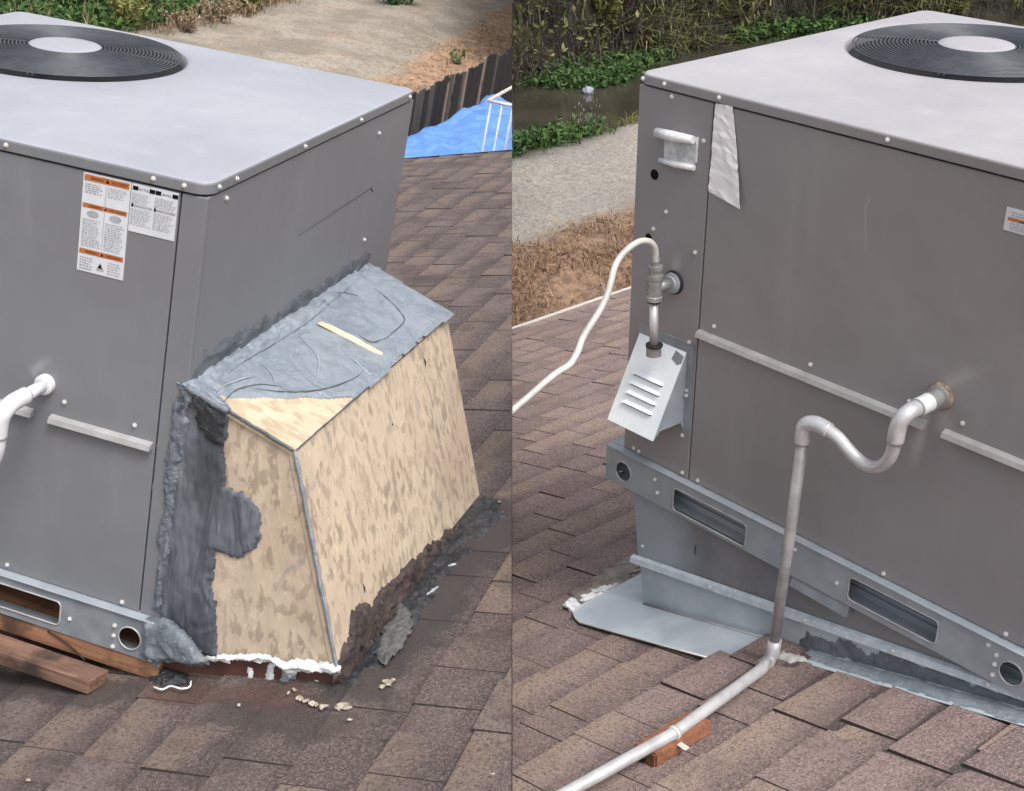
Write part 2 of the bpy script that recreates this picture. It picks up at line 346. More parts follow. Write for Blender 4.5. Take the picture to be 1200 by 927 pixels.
def copies(src_me, name, mat_rot, T, pts, sub=None, label=None):
    out = []
    for p in pts:
        o = bpy.data.objects.new(name, src_me); COL.objects.link(o); o.parent = sub or T.o; o.location = T.rel(p); o.rotation_euler = mat_rot
        o.rotation_euler.rotate_axis('Z', 0)
        out.append(o)
    return out

# screw: hex head on a washer, pointing along local -y
def screw_mesh():
    bm = new(); lathe(bm, (0, 0, 0), (0, -1, 0), [(-.001, .0052), (.0012, .0056), (.0016, .0045)], 12, smooth=False)
    lathe(bm, (0, 0, 0), (0, -1, 0), [(.001, .0036), (.0046, .0035), (.0052, .0026)], 6, smooth=False)
    me = bpy.data.meshes.new('screw'); bm.to_mesh(me); bm.free(); me.materials.append(M['zinc']); return me
SCREW = screw_mesh()

# ------------------------------------------------------------------ the packaged unit
FC = (.375, .757)              # fan centre
def make_unit(side, tag_, paintm, coverm, label, base_z=-.104):
    T = Thing(side, 'rooftop_unit', (.6, .55, base_z), label, 'air conditioner')
    P = lambda bm, n, m, **k: finish(bm, n, m, side, T, **k)
    bm = new(); box(bm, (.012, .014, .002), (UW-.0135, UD-.0125, UH-.001)); P(bm, 'inner_frame', M['dark'])
    bm = new(); box(bm, (.0, .0, 0), (.2225, .013, UH-.0055), .002); P(bm, 'corner_panel', paintm)
    bm = new(); box(bm, (.2262, .0, 0), (1.1412, .013, UH-.0055), .002); P(bm, 'front_panel', paintm)
    bm = new(); box(bm, (1.1455, .0, 0), (1.2, .0138, UH-.0055), .0012); P(bm, 'corner_panel', paintm)
    bm = new(); box(bm, (1.187, .0140, 0), (1.2, UD, UH-.0055), .0); P(bm, 'side_panel', paintm)
    bm = new(); box(bm, (0, .0146, 0), (.012, UD, UH-.0055), .002); P(bm, 'side_panel', paintm)
    bm = new(); box(bm, (.0126, UD-.012, 0), (1.186, UD, UH), .002); P(bm, 'back_panel', paintm)
    # cover with rounded corners, turned-down skirt and the fan opening
    bm = new(); top = UH+UC; o_ = .0035
    outer = rrect(-o_, -o_, UW+o_, UD+o_, .035, 8); full = []
    for i in range(len(outer)):
        a, b = outer[i-1], outer[i]; d = math.hypot(b[0]-a[0], b[1]-a[1]); k = max(1, int(d/.03))
        for q in range(k): full.append((a[0]+(b[0]-a[0])*(q+1)/k, a[1]+(b[1]-a[1])*(q+1)/k))
    rings = []
    def ins(p, d):
        cx, cy = min(max(p[0], .04), UW-.04), min(max(p[1], .04), UD-.04); v = Vector((p[0]-cx, p[1]-cy))
        return (p[0]-v.x/v.length*d, p[1]-v.y/v.length*d) if v.length > 1e-6 else p
    sag = lambda x, y: .0025*nz((x*2.2, y*2.2, 3))
    for rr, dz in ((.294, -.03), (.296, -.016), (.306, -.004), (.322, 0)):
        R_ = []
        for p in full:
            a = math.atan2(p[1]-FC[1], p[0]-FC[0]); R_.append(bm.verts.new((FC[0]+rr*math.cos(a), FC[1]+rr*math.sin(a), top+dz)))
        rings.append(R_)
    for f_ in (.25, .5, .75):
        R_ = []
        for p in full:
            a = math.atan2(p[1]-FC[1], p[0]-FC[0]); c = Vector((FC[0]+.321*math.cos(a), FC[1]+.321*math.sin(a))); q = c.lerp(Vector(ins(p, .016)), f_)
            R_.append(bm.verts.new((q.x, q.y, top+sag(q.x, q.y)*math.sin(f_*math.pi))))
        rings.append(R_)
    for d, dz in ((.012, 0), (.006, -.0006), (.002, -.0022), (0, -.0055), (0, -.0065), (0, -UC+.001), (0, -UC-.0005), (.003, -UC-.001)):
        rings.append([bm.verts.new((*ins(p, d), top+dz)) for p in full])
    for a, b in zip(rings, rings[1:]):
        for k in range(len(full)): bm.faces.new((a[k-1], a[k], b[k], b[k-1])).smooth = True
    bmesh.ops.recalc_face_normals(bm, faces=bm.faces[:])
    for f in bm.faces: f.material_index = 0 if f.calc_center_median().z > top-.003 else 1
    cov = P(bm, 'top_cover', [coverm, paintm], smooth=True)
    # fan well, blades, guard
    bm = new(); lathe(bm, (*FC, top-.33), (0, 0, 1), [(0, .2935), (.28, .2935)], 48)
    for f in bm.faces: f.normal_flip()
    w_ = [f for f in bm.faces if abs(f.normal.z) > .9 and f.calc_center_median().z > top-.1]; bmesh.ops.delete(bm, geom=w_, context='FACES')
    P(bm, 'fan_well', M['dark'])
    bm = new(); lathe(bm, (*FC, top-.16), (0, 0, 1), [(0, .05), (.1, .05), (.105, .04)], 20)
    for k in range(3):
        t = new(); n_ = 8; g = []
        for i in range(n_+1):
            for j in (0, 1, 2):
                r = .05+.23*i/n_; a = (j-1)*.42*(.7+.3*i/n_); g.append(t.verts.new((r*math.cos(a), r*math.sin(a), top-.13+(j-1)*.035)))
        for i in range(n_):
            for j in (0, 1): t.faces.new((g[i*3+j], g[i*3+j+1], g[i*3+j+4], g[i*3+j+3])).smooth = True
        join(bm, t, 0, Matrix.Translation((*FC, 0)) @ Matrix.Rotation(k*2.094, 4, 'Z'))
    P(bm, 'fan_blade_set', M['blade'])
    bm = new(); n_ = 22
    for i in range(n_):
        r = .09 + (.288-.09)*i/(n_-1); z = top+.004+.010*(1-((r-.088)/.21)**2)
        tube(bm, [(FC[0]+r*math.cos(a), FC[1]+r*math.sin(a), z) for a in [2*math.pi*k/72 for k in range(73)]], .0021, 6, cap=False)
    for k in range(4):
        a = math.radians(18+90*k)
        for da in (-.02, .02) if k % 2 else (0,):
            tube(bm, [(FC[0]+r*math.cos(a+da*.3/r), FC[1]+r*math.sin(a+da*.3/r), top+.001+.010*(1-((r-.088)/.21)**2)) for r in (.088, .12, .16, .2, .25, .291)], .003, 6)
    gr = P(bm, 'fan_guard', M['grille'], kind='stuff')
    bm = new(); lathe(bm, (*FC, top+.008), (0, 0, 1), [(0, .089), (.006, .089), (.0085, .086), (.0105, .07), (.0115, .03)], 40); P(bm, 'fan_guard_cap', coverm, smooth=True, auto=40)
    # base rail with fork slots and lifting holes
    fl = rrect(-.043, -.1035, 1.205, -.005, .002, 1)
    holes = [rrect(.194, -.094, .43, -.03, .012), rrect(.729, -.086, .960, -.026, .012), circ(.018, -.060, .0275), circ(1.136, -.060, .0275)]
    bm = curve_plate(fl, holes, .0025, lambda x, y, d: (x, -.0155+d, y)); rail = P(bm, 'base_rail', M['galv_old'] if side is L else M['galv'])
    bm = new(); box(bm, (-.043, -.022, -.0046), (1.205, .0, -.0012), .001); P(bm, 'rail_lip', M['galv'], sub=rail)
    bm = new(); box(bm, (-.043, -.0125, -.106), (1.205, .03, -.1038), .0005); P(bm, 'rail_foot', M['galv_old'], sub=rail)
    for h in holes[:2]:
        bm = new(); xs = [p[0] for p in h]; ys = [p[1] for p in h]
        tube(bm, [(p[0], -.0165, p[1]) for p in h+h[:2]], .0022, 6, cap=False); P(bm, 'slot_rim', M['strip'], sub=rail)
    for h in holes[2:]:
        bm = new(); tube(bm, [(p[0], -.0165, p[1]) for p in h+h[:2]], .002, 6, cap=False); P(bm, 'hole_rim', M['strip'], sub=rail)
    bm = new(); box(bm, (1.205, -.0155, -.1035), (1.2075, UD+.01, -.005)); P(bm, 'side_rail', M['galv_old'])
    bm = new(); box(bm, (-.0455, -.0155, -.1035), (-.0432, UD+.01, -.005)); P(bm, 'side_rail', M['galv_old'])
    bm = new(); box(bm, (-.04, .0, -.004), (1.2, .014, -.0008)); box(bm, (-.043, .0, -.004), (.0, UD, -.001)); P(bm, 'rail_shelf', M['galv'])
    if side is R:      # galvanised inner channels seen through the slots
        bm = new(); box(bm, (-.03, .03, -.1), (1.19, .033, -.006)); box(bm, (-.03, .0, -.1), (1.19, .03, -.097))
        for z in (-.045, -.06, -.075): box(bm, (-.03, .020, z-.004), (1.19, .0302, z), .001)
        P(bm, 'inner_channel', M['galv'])
    # pale strip along the lower access panel, in two lengths
    for a, b in ((.228, .85), (.893, 1.137)):
        bm = new(); hexa(bm, [(a, -.016, .392), (b, -.016, .392), (b, .002, .392), (a, .002, .392), (a, -.013, .403), (b, -.013, .403), (b, .002, .408), (a, .002, .408)]); P(bm, 'drip_strip', M['strip'])
    return T
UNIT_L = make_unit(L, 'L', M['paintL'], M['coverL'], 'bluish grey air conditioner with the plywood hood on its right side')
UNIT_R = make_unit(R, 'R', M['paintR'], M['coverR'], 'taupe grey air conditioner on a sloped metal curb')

def screws(T, pts, y=-.0005): copies(SCREW, 'screw', (0, 0, 0), T, [(p[0], (-.0165 if p[1] < -.01 else (-.0038 if p[1] > .943 else y)), p[1]) for p in pts])
screws(UNIT_R, [(.015, .957), (.081, .957), (.103, .932), (.242, .957), (.674, .957), (1.085, .957), (.204, .853), (.104, .663), (.067, .612), (.200, .590), (.272, .429), (.200, .364), (.550, .429), (.202, .238), (.197, .113), (.037, .012),
                (.055, .009), (.205, .011), (.256, .011), (.803, .435), (.928, .433), (.802, .011), (1.101, .013), (1.098, -.034), (1.098, -.058), (1.098, -.085), (.697, -.060), (1.077, -.02), (.575, -.03), (.13, -.035), (.14, -.07)])
screws(UNIT_L, [(.750, .957), (1.083, .957), (1.150, .957), (.922, .442), (1.091, .434), (.807, .014), (1.101, .012), (1.097, -.04), (1.097, -.066), (1.097, -.094), (1.190, -.041), (1.191, -.071), (1.192, -.096), (.985, -.060), (.45, .957)])
copies(SCREW, 'screw', (0, 0, math.pi/2), UNIT_L, [(1.2038, .035, .957), (1.2038, .107, .957), (1.2005, .078, .923), (1.2038, .422, .957), (1.2038, .733, .957), (1.2038, 1.05, .957), (1.2005, .876, .896), (1.2005, .887, .618)])

# ---- left unit: pressed crease, labels
def P_(T, bm, n, m, **k): return finish(bm, n, m, T.side, T, **k)
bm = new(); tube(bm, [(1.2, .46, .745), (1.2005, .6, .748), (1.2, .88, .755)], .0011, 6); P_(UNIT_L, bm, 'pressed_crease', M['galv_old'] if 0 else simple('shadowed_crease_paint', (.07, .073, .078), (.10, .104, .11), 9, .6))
bm = new()
for a, b in (((1.2, .88, .756), (1.2, .895, .742)),): tube(bm, [a, b], .0016, 6)
P_(UNIT_L, bm, 'panel_notch', M['dark'])
M['paper'] = simple('label_paper', (.60, .63, .68), (.66, .69, .74), 12, .5, 0, .02)
M['orange'] = simple('label_orange_print', (.42, .13, .03), (.50, .165, .05), 30, .5, 0, 0)
M['ink'] = simple('label_black_ink', (.008, .008, .009), (.012, .012, .014), 30, .9, 0, 0, spec=.05)
M['inkgrey'] = simple('label_grey_print', (.30, .31, .34), (.40, .41, .44), 30, .5, 0, 0)
def flat(bm, x0, z0, x1, z1, y, mat=0):
    v = [bm.verts.new(p) for p in ((x0, y, z0), (x1, y, z0), (x1, y, z1), (x0, y, z1))]; bm.faces.new(v).material_index = mat
def text(bm, s, x, z, h, y, mat, width=None):
    cu = bpy.data.curves.new('t', 'FONT'); cu.body = s; cu.size = h; cu.resolution_u = 1; o = bpy.data.objects.new('t', cu); me = bpy.data.meshes.new_from_object(o)
    t = bmesh.new(); t.from_mesh(me); bpy.data.objects.remove(o); bpy.data.meshes.remove(me); bpy.data.curves.remove(cu)
    xs = [v.co.x for v in t.verts] or [0, 1]; k = (width/(max(xs)-min(xs))) if width else 1
    for v in t.verts: v.co = Vector((x+(v.co.x-min(xs))*k, y, z+v.co.y))
    join(bm, t, mat)
def dashes(bm, x0, x1, z0, z1, rows, y, mat, rng):
    for i in range(rows):
        z = z1-(z1-z0)*(i+.5)/rows; x = x0; h = (z1-z0)/rows*.34
        end = x0+(x1-x0)*rng.uniform(.72, 1)
        while x < end:
            w = rng.uniform(.002, .007); flat(bm, x, z-h, min(x+w, end), z+h*.4, y, mat); x += w+rng.uniform(.0012, .003)
def label(T, x0, z0, x1, z1, draw, name='warning_label', lab=None):
    bm = new(); box(bm, (x0, -.0012, z0), (x1, .0, z1)); o = P_(T, bm, name, M['paper'], label=lab)
    bm = new(); draw(bm, x0, z0, x1, z1); P_(T, bm, 'print', [M['orange'], M['ink'], M['inkgrey'], M['paper']], sub=o)
rg = random.Random(3); Y1, Y2 = -.0018, -.0022
def tri(bm, x, z, s, y, m):
    v = [bm.verts.new(p) for p in ((x-s, y, z-s*.8), (x+s, y, z-s*.8), (x, y, z+s))]; bm.faces.new(v).material_index = m
def d1(bm, a, b, c, d):
    w = c-a; h = d-b; mid = a+w*.5
    for f0, f1, s1, s2 in ((.925, .985, 'WARNING', 'AVERTISSEMENT'), (.655, .70, 'WARNING', 'AVERTISSEMENT'), (.185, .235, 'WARNING', 'AVERTISSEMENT')):
        flat(bm, a+.003, b+h*f0, c-.003, b+h*f1, Y1, 0); hh = h*(f1-f0)
        text(bm, s1, a+w*.16, b+h*f0+hh*.25, hh*.7, Y2, 1, w*.28); text(bm, s2, mid+w*.1, b+h*f0+hh*.25, hh*.7, Y2, 1, w*.34); tri(bm, mid+w*.02, b+h*(f0+f1)/2, hh*.35, Y2, 1)
    for x0, x1 in ((a+.006, mid-.004), (mid+.004, c-.006)):
        dashes(bm, x0, x1, b+h*.80, b+h*.905, 5, Y1, 2, rg); dashes(bm, x0, x1, b+h*.26, b+h*.55, 13, Y1, 2, rg)
        q = circ(0, 0, 1, 10); v = [bm.verts.new((x0+w*.2+px_*w*.13, Y1, b+h*.60+py*h*.035)) for px_, py in q]; bm.faces.new(v[::-1]).material_index = 2
    dashes(bm, a+.006, a+w*.34, b+h*.02, b+h*.16, 5, Y1, 2, rg); dashes(bm, a+w*.66, c-.006, b+h*.02, b+h*.16, 5, Y1, 2, rg)
    tri(bm, mid, b+h*.08, w*.09, Y1, 2); tri(bm, mid, b+h*.09, w*.05, Y2, 1)
    flat(bm, mid-.0006, b+h*.26, mid+.0006, b+h*.9, Y1, 2)
label(UNIT_L, .928, .737, 1.034, .9385, d1, lab='tall white warning label with three orange bars')
def d2(bm, a, b, c, d):
    w = c-a; h = d-b; mid = a+w*.5
    for x0 in (a+.003, mid+.002):
        for q0, q1 in ((0, .12), (.36, .48)): flat(bm, x0+w*q0, b+h*.87, x0+w*q1, b+h*.955, Y1, 1)
        text(bm, 'NOTICE' if x0 < mid else 'AVIS', x0+w*.14, b+h*.88, h*.07, Y1, 1, w*.2)
        flat(bm, x0, b+h*.53, x0+w*.45, b+h*.575, Y1, 2); flat(bm, x0, b+h*.52, x0+w*.04, b+h*.59, Y2, 1)
        dashes(bm, x0, x0+w*.45, b+h*.60, b+h*.82, 6, Y1, 2, rg); dashes(bm, x0, x0+w*.45, b+h*.14, b+h*.5, 9, Y1, 2, rg)
label(UNIT_L, 1.036, .842, 1.1385, .9385, d2, lab='short white label with black bars beside the seam')
# white condensate pipe of the left unit, cut off by the picture's edge
T = Thing(L, 'drain_pipe', (.9, -.06, .4), 'white plastic drain elbow coming out of the grey cabinet at the picture left edge', 'pipe')
bm = new(); lathe(bm, (.875, 0, .472), (0, -1, 0), [(0, .022), (.012, .022), (.016, .018)], 24); P_(T, bm, 'wall_collar', M['white'], smooth=True, auto=40)
bm = new(); tube(bm, [(.875, -.01, .472), (.874, -.085, .472)], .0135, 18); P_(T, bm, 'pipe_stub', M['pvc'])
bm = new(); tube(bm, catmull([(.874, -.07, .472), (.873, -.115, .472), (.871, -.135, .462), (.866, -.142, .44), (.864, -.143, .405)], 6), .0185, 20); P_(T, bm, 'elbow', M['pvc'])
bm = new(); tube(bm, catmull([(.864, -.143, .41), (.862, -.143, .375), (.85, -.143, .343), (.82, -.143, .325), (.79, -.143, .335), (.765, -.143, .365), (.74, -.143, .39), (.71, -.143, .40), (.66, -.143, .40)], 6), .0165, 20); P_(T, bm, 'trap', M['pvc'])
# ---- left: plywood hood
T = Thing(L, 'plywood_hood', (1.42, .45, -.06), 'makeshift plywood hood smeared with grey sealant against the cabinet side', 'plywood box')
HOOD = T
A_, B_, C_, D_ = Vector((1.45, 0, .475)), Vector((1.44, .94, .446)), Vector((1.618, .94, -.02)), Vector((1.614, 0, .012))
E_, F_ = Vector((1.201, 0, .552)), Vector((1.201, .94, .531)); G_ = Vector((1.201, 0, -.085))
bm = new(); slab(bm, [A_, D_, C_, B_], .014); outp = P_(T, bm, 'outer_panel', M['osb'])
bm = new(); slab(bm, [E_+Vector((0, .003, -.002)), (1.201, .003, -.09), D_+Vector((-.016, .003, -.0)), A_+Vector((-.0155, .003, -.003))], .014); P_(T, bm, 'front_panel', M['osb'])
bm = new(); slab(bm, [F_, B_+Vector((-.016, 0, -.002)), C_+Vector((-.016, 0, 0)), (1.201, .94, -.1)], .014); P_(T, bm, 'back_panel', M['osb'])
bm = new(); slab(bm, [E_+Vector((0, -.003, .002)), A_+Vector((.002, -.003, .003)), B_+Vector((.002, .003, .003)), F_+Vector((0, .003, .002))], .013); P_(T, bm, 'top_panel', M['osbtop'])
UX = (A_-E_).normalized(); VY = Vector((0, 1, -.02)).normalized(); NZ = UX.cross(VY)
def topuv(p): d = Vector(p)-E_; return (d.dot(UX), d.dot(VY))
tp = [topuv(p) for p in ((1.196, -.004, .55), (1.278, .036, .524), (1.33, .13, .50), (1.39, .22, .48), (1.446, .314, .458), (1.437, .62, .453), (1.44, .945, .446), (1.196, .955, .531))]
bm = smear(tp, E_+NZ*.003, UX, VY, NZ, .003, .0035, .006, .005, (7, 5), 1, soft=.01); P_(T, bm, 'top_sealant', M['seal'])
def tpx(u, v): return L.at(u, v, NZ, NZ.dot(E_)+.0085)
for i, (pts, r_, m_) in enumerate((([(440, 338), (455, 350), (470, 366), (474, 376), (462, 388), (450, 398)], .0022, 'sealdark'), ([(300, 455), (330, 458), (360, 458), (385, 454), (415, 443), (428, 432)], .0022, 'sealdark'),
        ([(262, 470), (278, 456), (305, 450), (330, 452)], .0018, 'sealdark'), ([(350, 392), (362, 404), (370, 412), (374, 425), (372, 440), (368, 452)], .0022, 'sealhi'), ([(312, 402), (322, 388), (338, 378), (352, 374)], .0024, 'sealhi'),
        ([(400, 408), (418, 424), (432, 437), (440, 440)], .002, 'sealhi'), ([(245, 465), (262, 452), (282, 444), (300, 440)], .002, 'sealhi'), ([(372, 360), (385, 348), (402, 342), (420, 346)], .0016, 'sealdark'),
        ([(395, 330), (410, 322), (425, 318)], .002, 'sealhi'), ([(420, 392), (436, 400), (452, 396)], .0018, 'sealdark'), ([(305, 424), (318, 436), (322, 446)], .0016, 'sealhi'), ([(268, 436), (290, 420), (330, 396), (366, 372), (392, 350), (424, 324)], .0035, 'seal'))):
    c_ = catmull([tpx(*q) for q in pts], 8); n_ = len(c_)
    bm = new(); tube(bm, [q+NZ*(-.0012+.0008*nz(q*60)) for q in c_], [max(.0005, r_*math.sin(math.pi*(.06+.88*j/(n_-1)))*(.9+.6*nz((j*.6, i, 2)))) for j in range(n_)], 6); P_(T, bm, 'trowel_ridge', M[m_])
bm = smear([(-.03, -.05), (.3, -.03), (.62, -.025), (.95, .01), (.97, .035), (.9, .05), (.6, .045), (.3, .05), (.05, .06)], (1.2003, 0, .548), (0, 1, -.02), (0, 0, 1), (1, 0, 0), .004, .006, .006, .014, (7, 24), 5); P_(T, bm, 'wall_bead', M['sealdark'])
bm = smear([(0, -.02), (.93, -.02), (.94, .03), (.6, .045), (.3, .04), (0, .035)], (1.2, .0, .548), VY, UX, NZ, .012, .012, .006, .01, (6, 30), 9, soft=.02); P_(T, bm, 'joint_bead', M['seal'])
fp = [(1.176, .50), (1.20, .552), (1.252, .531), (1.299, .509), (1.301, .43), (1.306, .354), (1.352, .351), (1.396, .311), (1.398, .235), (1.36, .20), (1.31, .205), (1.305, .163), (1.314, .092), (1.337, -.045), (1.25, -.07), (1.205, -.03), (1.19, .011), (1.184, .258), (1.172, .4)]
bm = smear(fp, (0, -.001, 0), (1, 0, 0), (0, 0, 1), (0, -1, 0), .0025, .0045, .0035, .009, (30, 5), 12, bulge=.001, soft=.005); P_(T, bm, 'front_sealant', M['sealfront'])
bm = smear([(1.176, .50), (1.19, .545), (1.21, .545), (1.205, .40), (1.20, .2), (1.195, .02), (1.18, .02), (1.176, .25)], (0, -.004, 0), (1, 0, 0), (0, 0, 1), (0, -1, 0), .003, .007, .0035, .010, (50, 14), 14, soft=.006); P_(T, bm, 'crusty_bead', M['sealmid'])
bm = smear([(1.15, .40), (1.165, .5), (1.2, .5), (1.2, .05), (1.17, .02), (1.158, .2)], (0, .0008, 0), (1, 0, 0), (0, 0, 1), (0, -1, 0), .0008, .0006, .005, .012, (20, 5), 15, soft=.006); P_(T, bm, 'smeared_film', simple('thin_grey_film', (.15, .165, .185), (.20, .215, .235), 14, .5))
bm = smear([(1.225, .515), (1.26, .522), (1.297, .505), (1.296, .45), (1.25, .458), (1.232, .49)], (0, -.010, 0), (1, 0, 0), (0, 0, 1), (0, -1, 0), .0015, .004, .0035, .014, (40, 14), 16, soft=.006); P_(T, bm, 'black_patch', M['tar'])  # black patch over the top of the front sealant
# crumpled foil tape at the rail corner
bm = smear([(1.165, -.10), (1.17, .0), (1.22, .02), (1.29, -.02), (1.335, -.055), (1.30, -.08), (1.25, -.085), (1.21, -.105)], (0, -.018, 0), (1, 0, 0), (0, 0, 1), (0, -1, 0), .006, .011, .0045, .008, (20, 10), 21); P_(T, bm, 'corner_sealant', M['sealmid'])
# caulk along the edges
ed = [A_.lerp(D_, t)+Vector((.002+.002*nz((t*9, 1, 1)), -.003, .0)) for t in [i/30 for i in range(31)]]
bm = new(); tube(bm, ed, [.0035+.0028*abs(nz((i*.7, 3, 3))) for i in range(31)], 6); P_(T, bm, 'corner_caulk', M['seal'])
bm = smear([(-.010, -.008), (.03, -.010), (.09, -.009), (.11, -.006), (.10, .010), (.05, .03), (-.01, .03)], E_+NZ*.003, UX, VY, NZ, .004, .007, .0035, .004, (34, 20), 19, soft=.006); P_(T, bm, 'corner_daub', M['seal'])
ed = [E_.lerp(A_, t)+Vector((0, -.006, .001+.003*nz((t*9, 4, 1)))) for t in [i/30 for i in range(13)]]
bm = new(); tube(bm, ed, [.008+.005*nz((i*.9, 5, 9)) for i in range(13)], 8); P_(T, bm, 'edge_caulk', M['sealmid'])
ed = [E_.lerp(A_, t)+Vector((0, -.005, .002+.002*nz((t*9, 4, 1)))) for t in [.38+.62*i/20 for i in range(21)]]
bm = new(); tube(bm, ed, [.003+.003*abs(nz((i*.7, 5, 3))) for i in range(21)], 6); P_(T, bm, 'edge_caulk', M['sealdark'])
ed = [A_.lerp(B_, t)+Vector((.002, 0, .001+.001*nz((t*12, 4, 1)))) for t in [i/40 for i in range(41)]]
bm = new(); tube(bm, ed, [.0018+.0022*abs(nz((i*.6, 7, 3))) for i in range(41)], 6); P_(T, bm, 'edge_caulk', M['sealdark'])
bm = smear([(0, -.003), (.06, -.005), (.12, -.004), (.17, -.003), (.17, .004), (.12, .006), (.05, .008), (0, .006)], Vector((1.262, .505, .5335)), (.177, .035, -.06), (-.035, .177, 0), NZ, .009, .002, .003, .001, (10, 30), 4, soft=.005); P_(T, bm, 'bare_wood_strip', M['bare'])
# knots and gouges in the outer panel
nO = (D_-A_).cross(B_-A_).normalized(); nO = nO if nO.x > 0 else -nO
ev = (D_-A_).normalized()
for (u, v, l) in ((505, 490, .05), (497, 425, .025), (458, 498, .012), (425, 690, .03), (372, 462, .0)):
    if l:
        c = L.at(u, v, nO, nO.dot(A_)); bm = new(); tube(bm, [c-ev*l/2+nO*.0008, c+nO*.0015+Vector((0, .003, 0)), c+ev*l/2+nO*.0008], [.001, .0036, .0012], 6); P_(T, bm, 'gouge', M['blockend'])
# white foam along the bottom of the front board, then torn dark mastic up the outer foot
ff = [(1.31, -.058), (1.34, -.044), (1.43, -.014), (1.55, .014), (1.615, .026), (1.622, .012), (1.60, .000), (1.535, -.012), (1.51, -.034), (1.485, -.018), (1.40, -.036), (1.35, -.055)]
bm = smear(ff, (0, -.006, 0), (1, 0, 0), (0, 0, 1), (0, -1, 0), .007, .010, .0035, .009, (14, 34), 31, soft=.008); P_(T, bm, 'white_foam', M['white'])
bm = new(); slab(bm, [(1.21, .012, -.08), (1.21, .012, roofz(1.21)-.01), (1.62, .012, roofz(1.62)-.01), (1.615, .012, .006)], .02); P_(T, bm, 'kick_board', M['redboard'], label='red-brown board under the foam line')
for px_, w_, h_ in ((1.455, .012, .06), (1.49, .028, .075), (1.41, .008, .03), (1.56, .010, .05)):
    bm = smear([(px_, -.09), (px_+w_, -.085), (px_+w_*1.2, -.09+h_), (px_+w_*.2, -.09+h_)], (0, .010, 0), (1, 0, 0), (0, 0, 1), (0, -1, 0), .002, .004, .003, .007, (30, 30), int(px_*100), soft=.004); P_(T, bm, 'torn_flap', M['galv'] if w_ > .02 else M['white'])
vO = (C_-D_).normalized()
def outuv(u, v): c = L.at(u, v, nO, nO.dot(A_)); d = c-D_; return (d.dot(vO), d.dot(-ev))
tp = [outuv(*q) for q in ((392, 800), (396, 765), (408, 748), (410, 716), (420, 702), (432, 708), (446, 684), (464, 668), (484, 648), (492, 634), (512, 620), (535, 598), (556, 576), (568, 590), (562, 640), (500, 720), (440, 790))]
bm = smear(tp, D_+nO*.001, vO, -ev, nO, .006, .014, .0045, .014, (34, 24), 41, soft=.008); P_(T, bm, 'torn_mastic', M['tarbrown'])
fpts = [L.at(u, v, (-ROOFS, 0, 1), ROOF0) for u, v in ((385, 808), (420, 812), (436, 800), (466, 772), (490, 738), (512, 706), (540, 668), (566, 640), (592, 618), (596, 592), (566, 580), (530, 605), (470, 690), (415, 770))]
RX = Vector((1, 0, ROOFS)).normalized(); RY = Vector((0, 1, 0)); RN = Vector((-ROOFS, 0, 1)).normalized(); RO = Vector((0, 0, ROOF0))
ruv = lambda p: ((Vector(p)-RO).dot(RX), Vector(p).y)
bm = smear([ruv(p) for p in fpts], RO, RX, RY, RN, .011, .014, .005, .018, (34, 24), 51, soft=.03); P_(T, bm, 'base_mastic', M['tar'])
bm = smear([ruv(L.at(u, v, (-ROOFS, 0, 1), ROOF0)) for u, v in ((440, 775), (452, 745), (470, 716), (482, 722), (484, 740), (470, 770), (452, 786))], RO+RN*.019, RX, RY, RN, .008, .006, .004, .010, (40, 40), 55, soft=.006); P_(T, bm, 'shingle_scrap', simple('grey_granule_scrap', (.07, .07, .072), (.14, .14, .14), 60, .9, 0, .8, 120))
for i, (u, v, l, a) in enumerate(((507, 692, .045, 1.25), (530, 662, .02, .6), (404, 752, .03, 2.2))):
    c = L.at(u, v, (-ROOFS, 0, 1), ROOF0+.036); d = Vector((math.cos(a), math.sin(a), ROOFS*math.cos(a)))
    bm = new(); tube(bm, [c+d*l*(j/6-.5)+Vector((.004*nz((j, i, 1)), .004*nz((j, i, 5)), 0)) for j in range(7)], [.001, .003, .002, .0045, .003, .0035, .001], 6); P_(T, bm, 'caulk_string', M['galv'])
# beams under the left unit
T = Thing(L, 'support_beam', (.6, .03, -.13), 'orange-brown timber running directly under the left cabinet rail', 'timber')
bm = new(); box(bm, (.1, -.012, -.153), (1.21, .085, -.1065), .004); P_(T, bm, 'plank', M['beam'])
bm = new(); tube(bm, catmull([(.93, -.013, -.112), (.985, -.015, -.128), (1.03, -.014, -.155)], 5), .0022, 5); tube(bm, [(.62, -.0135, -.13), (.80, -.0135, -.136)], .0014, 5); P_(T, bm, 'split', M['blockend'])
T = Thing(L, 'support_board', (.7, -.05, -.2), 'stained weathered board jutting out just below the orange-brown timber', 'timber')
bm = new(); t0 = .012
hexa(bm, [(.1, -.097, -.168), (1.092, -.097, -.172), (1.108, -.040, -.172), (.1, -.040, -.168), (.1, -.097, -.132), (1.092, -.097, -.136), (1.108, -.040, -.136), (.1, -.040, -.132)])
bmesh.ops.bevel(bm, geom=bm.edges[:], offset=.003, segments=1, affect='EDGES'); P_(T, bm, 'plank', M['board'])
T = Thing(L, 'roof_curb', (.6, .5, -.3), 'dark boxed curb in the shade under the left cabinet', 'curb')
for nm, lo, hi in (('curb_board', (.12, .13, -.5), (1.12, .16, -.107)), ('curb_board', (.12, 1.0, -.5), (1.12, 1.03, -.107)), ('curb_board', (1.09, .1601, -.5), (1.12, .9999, -.107)), ('curb_board', (.12, .1601, -.5), (.15, .9999, -.107))):
    bm = new(); box(bm, lo, hi); P_(T, bm, nm, M['redboard'])

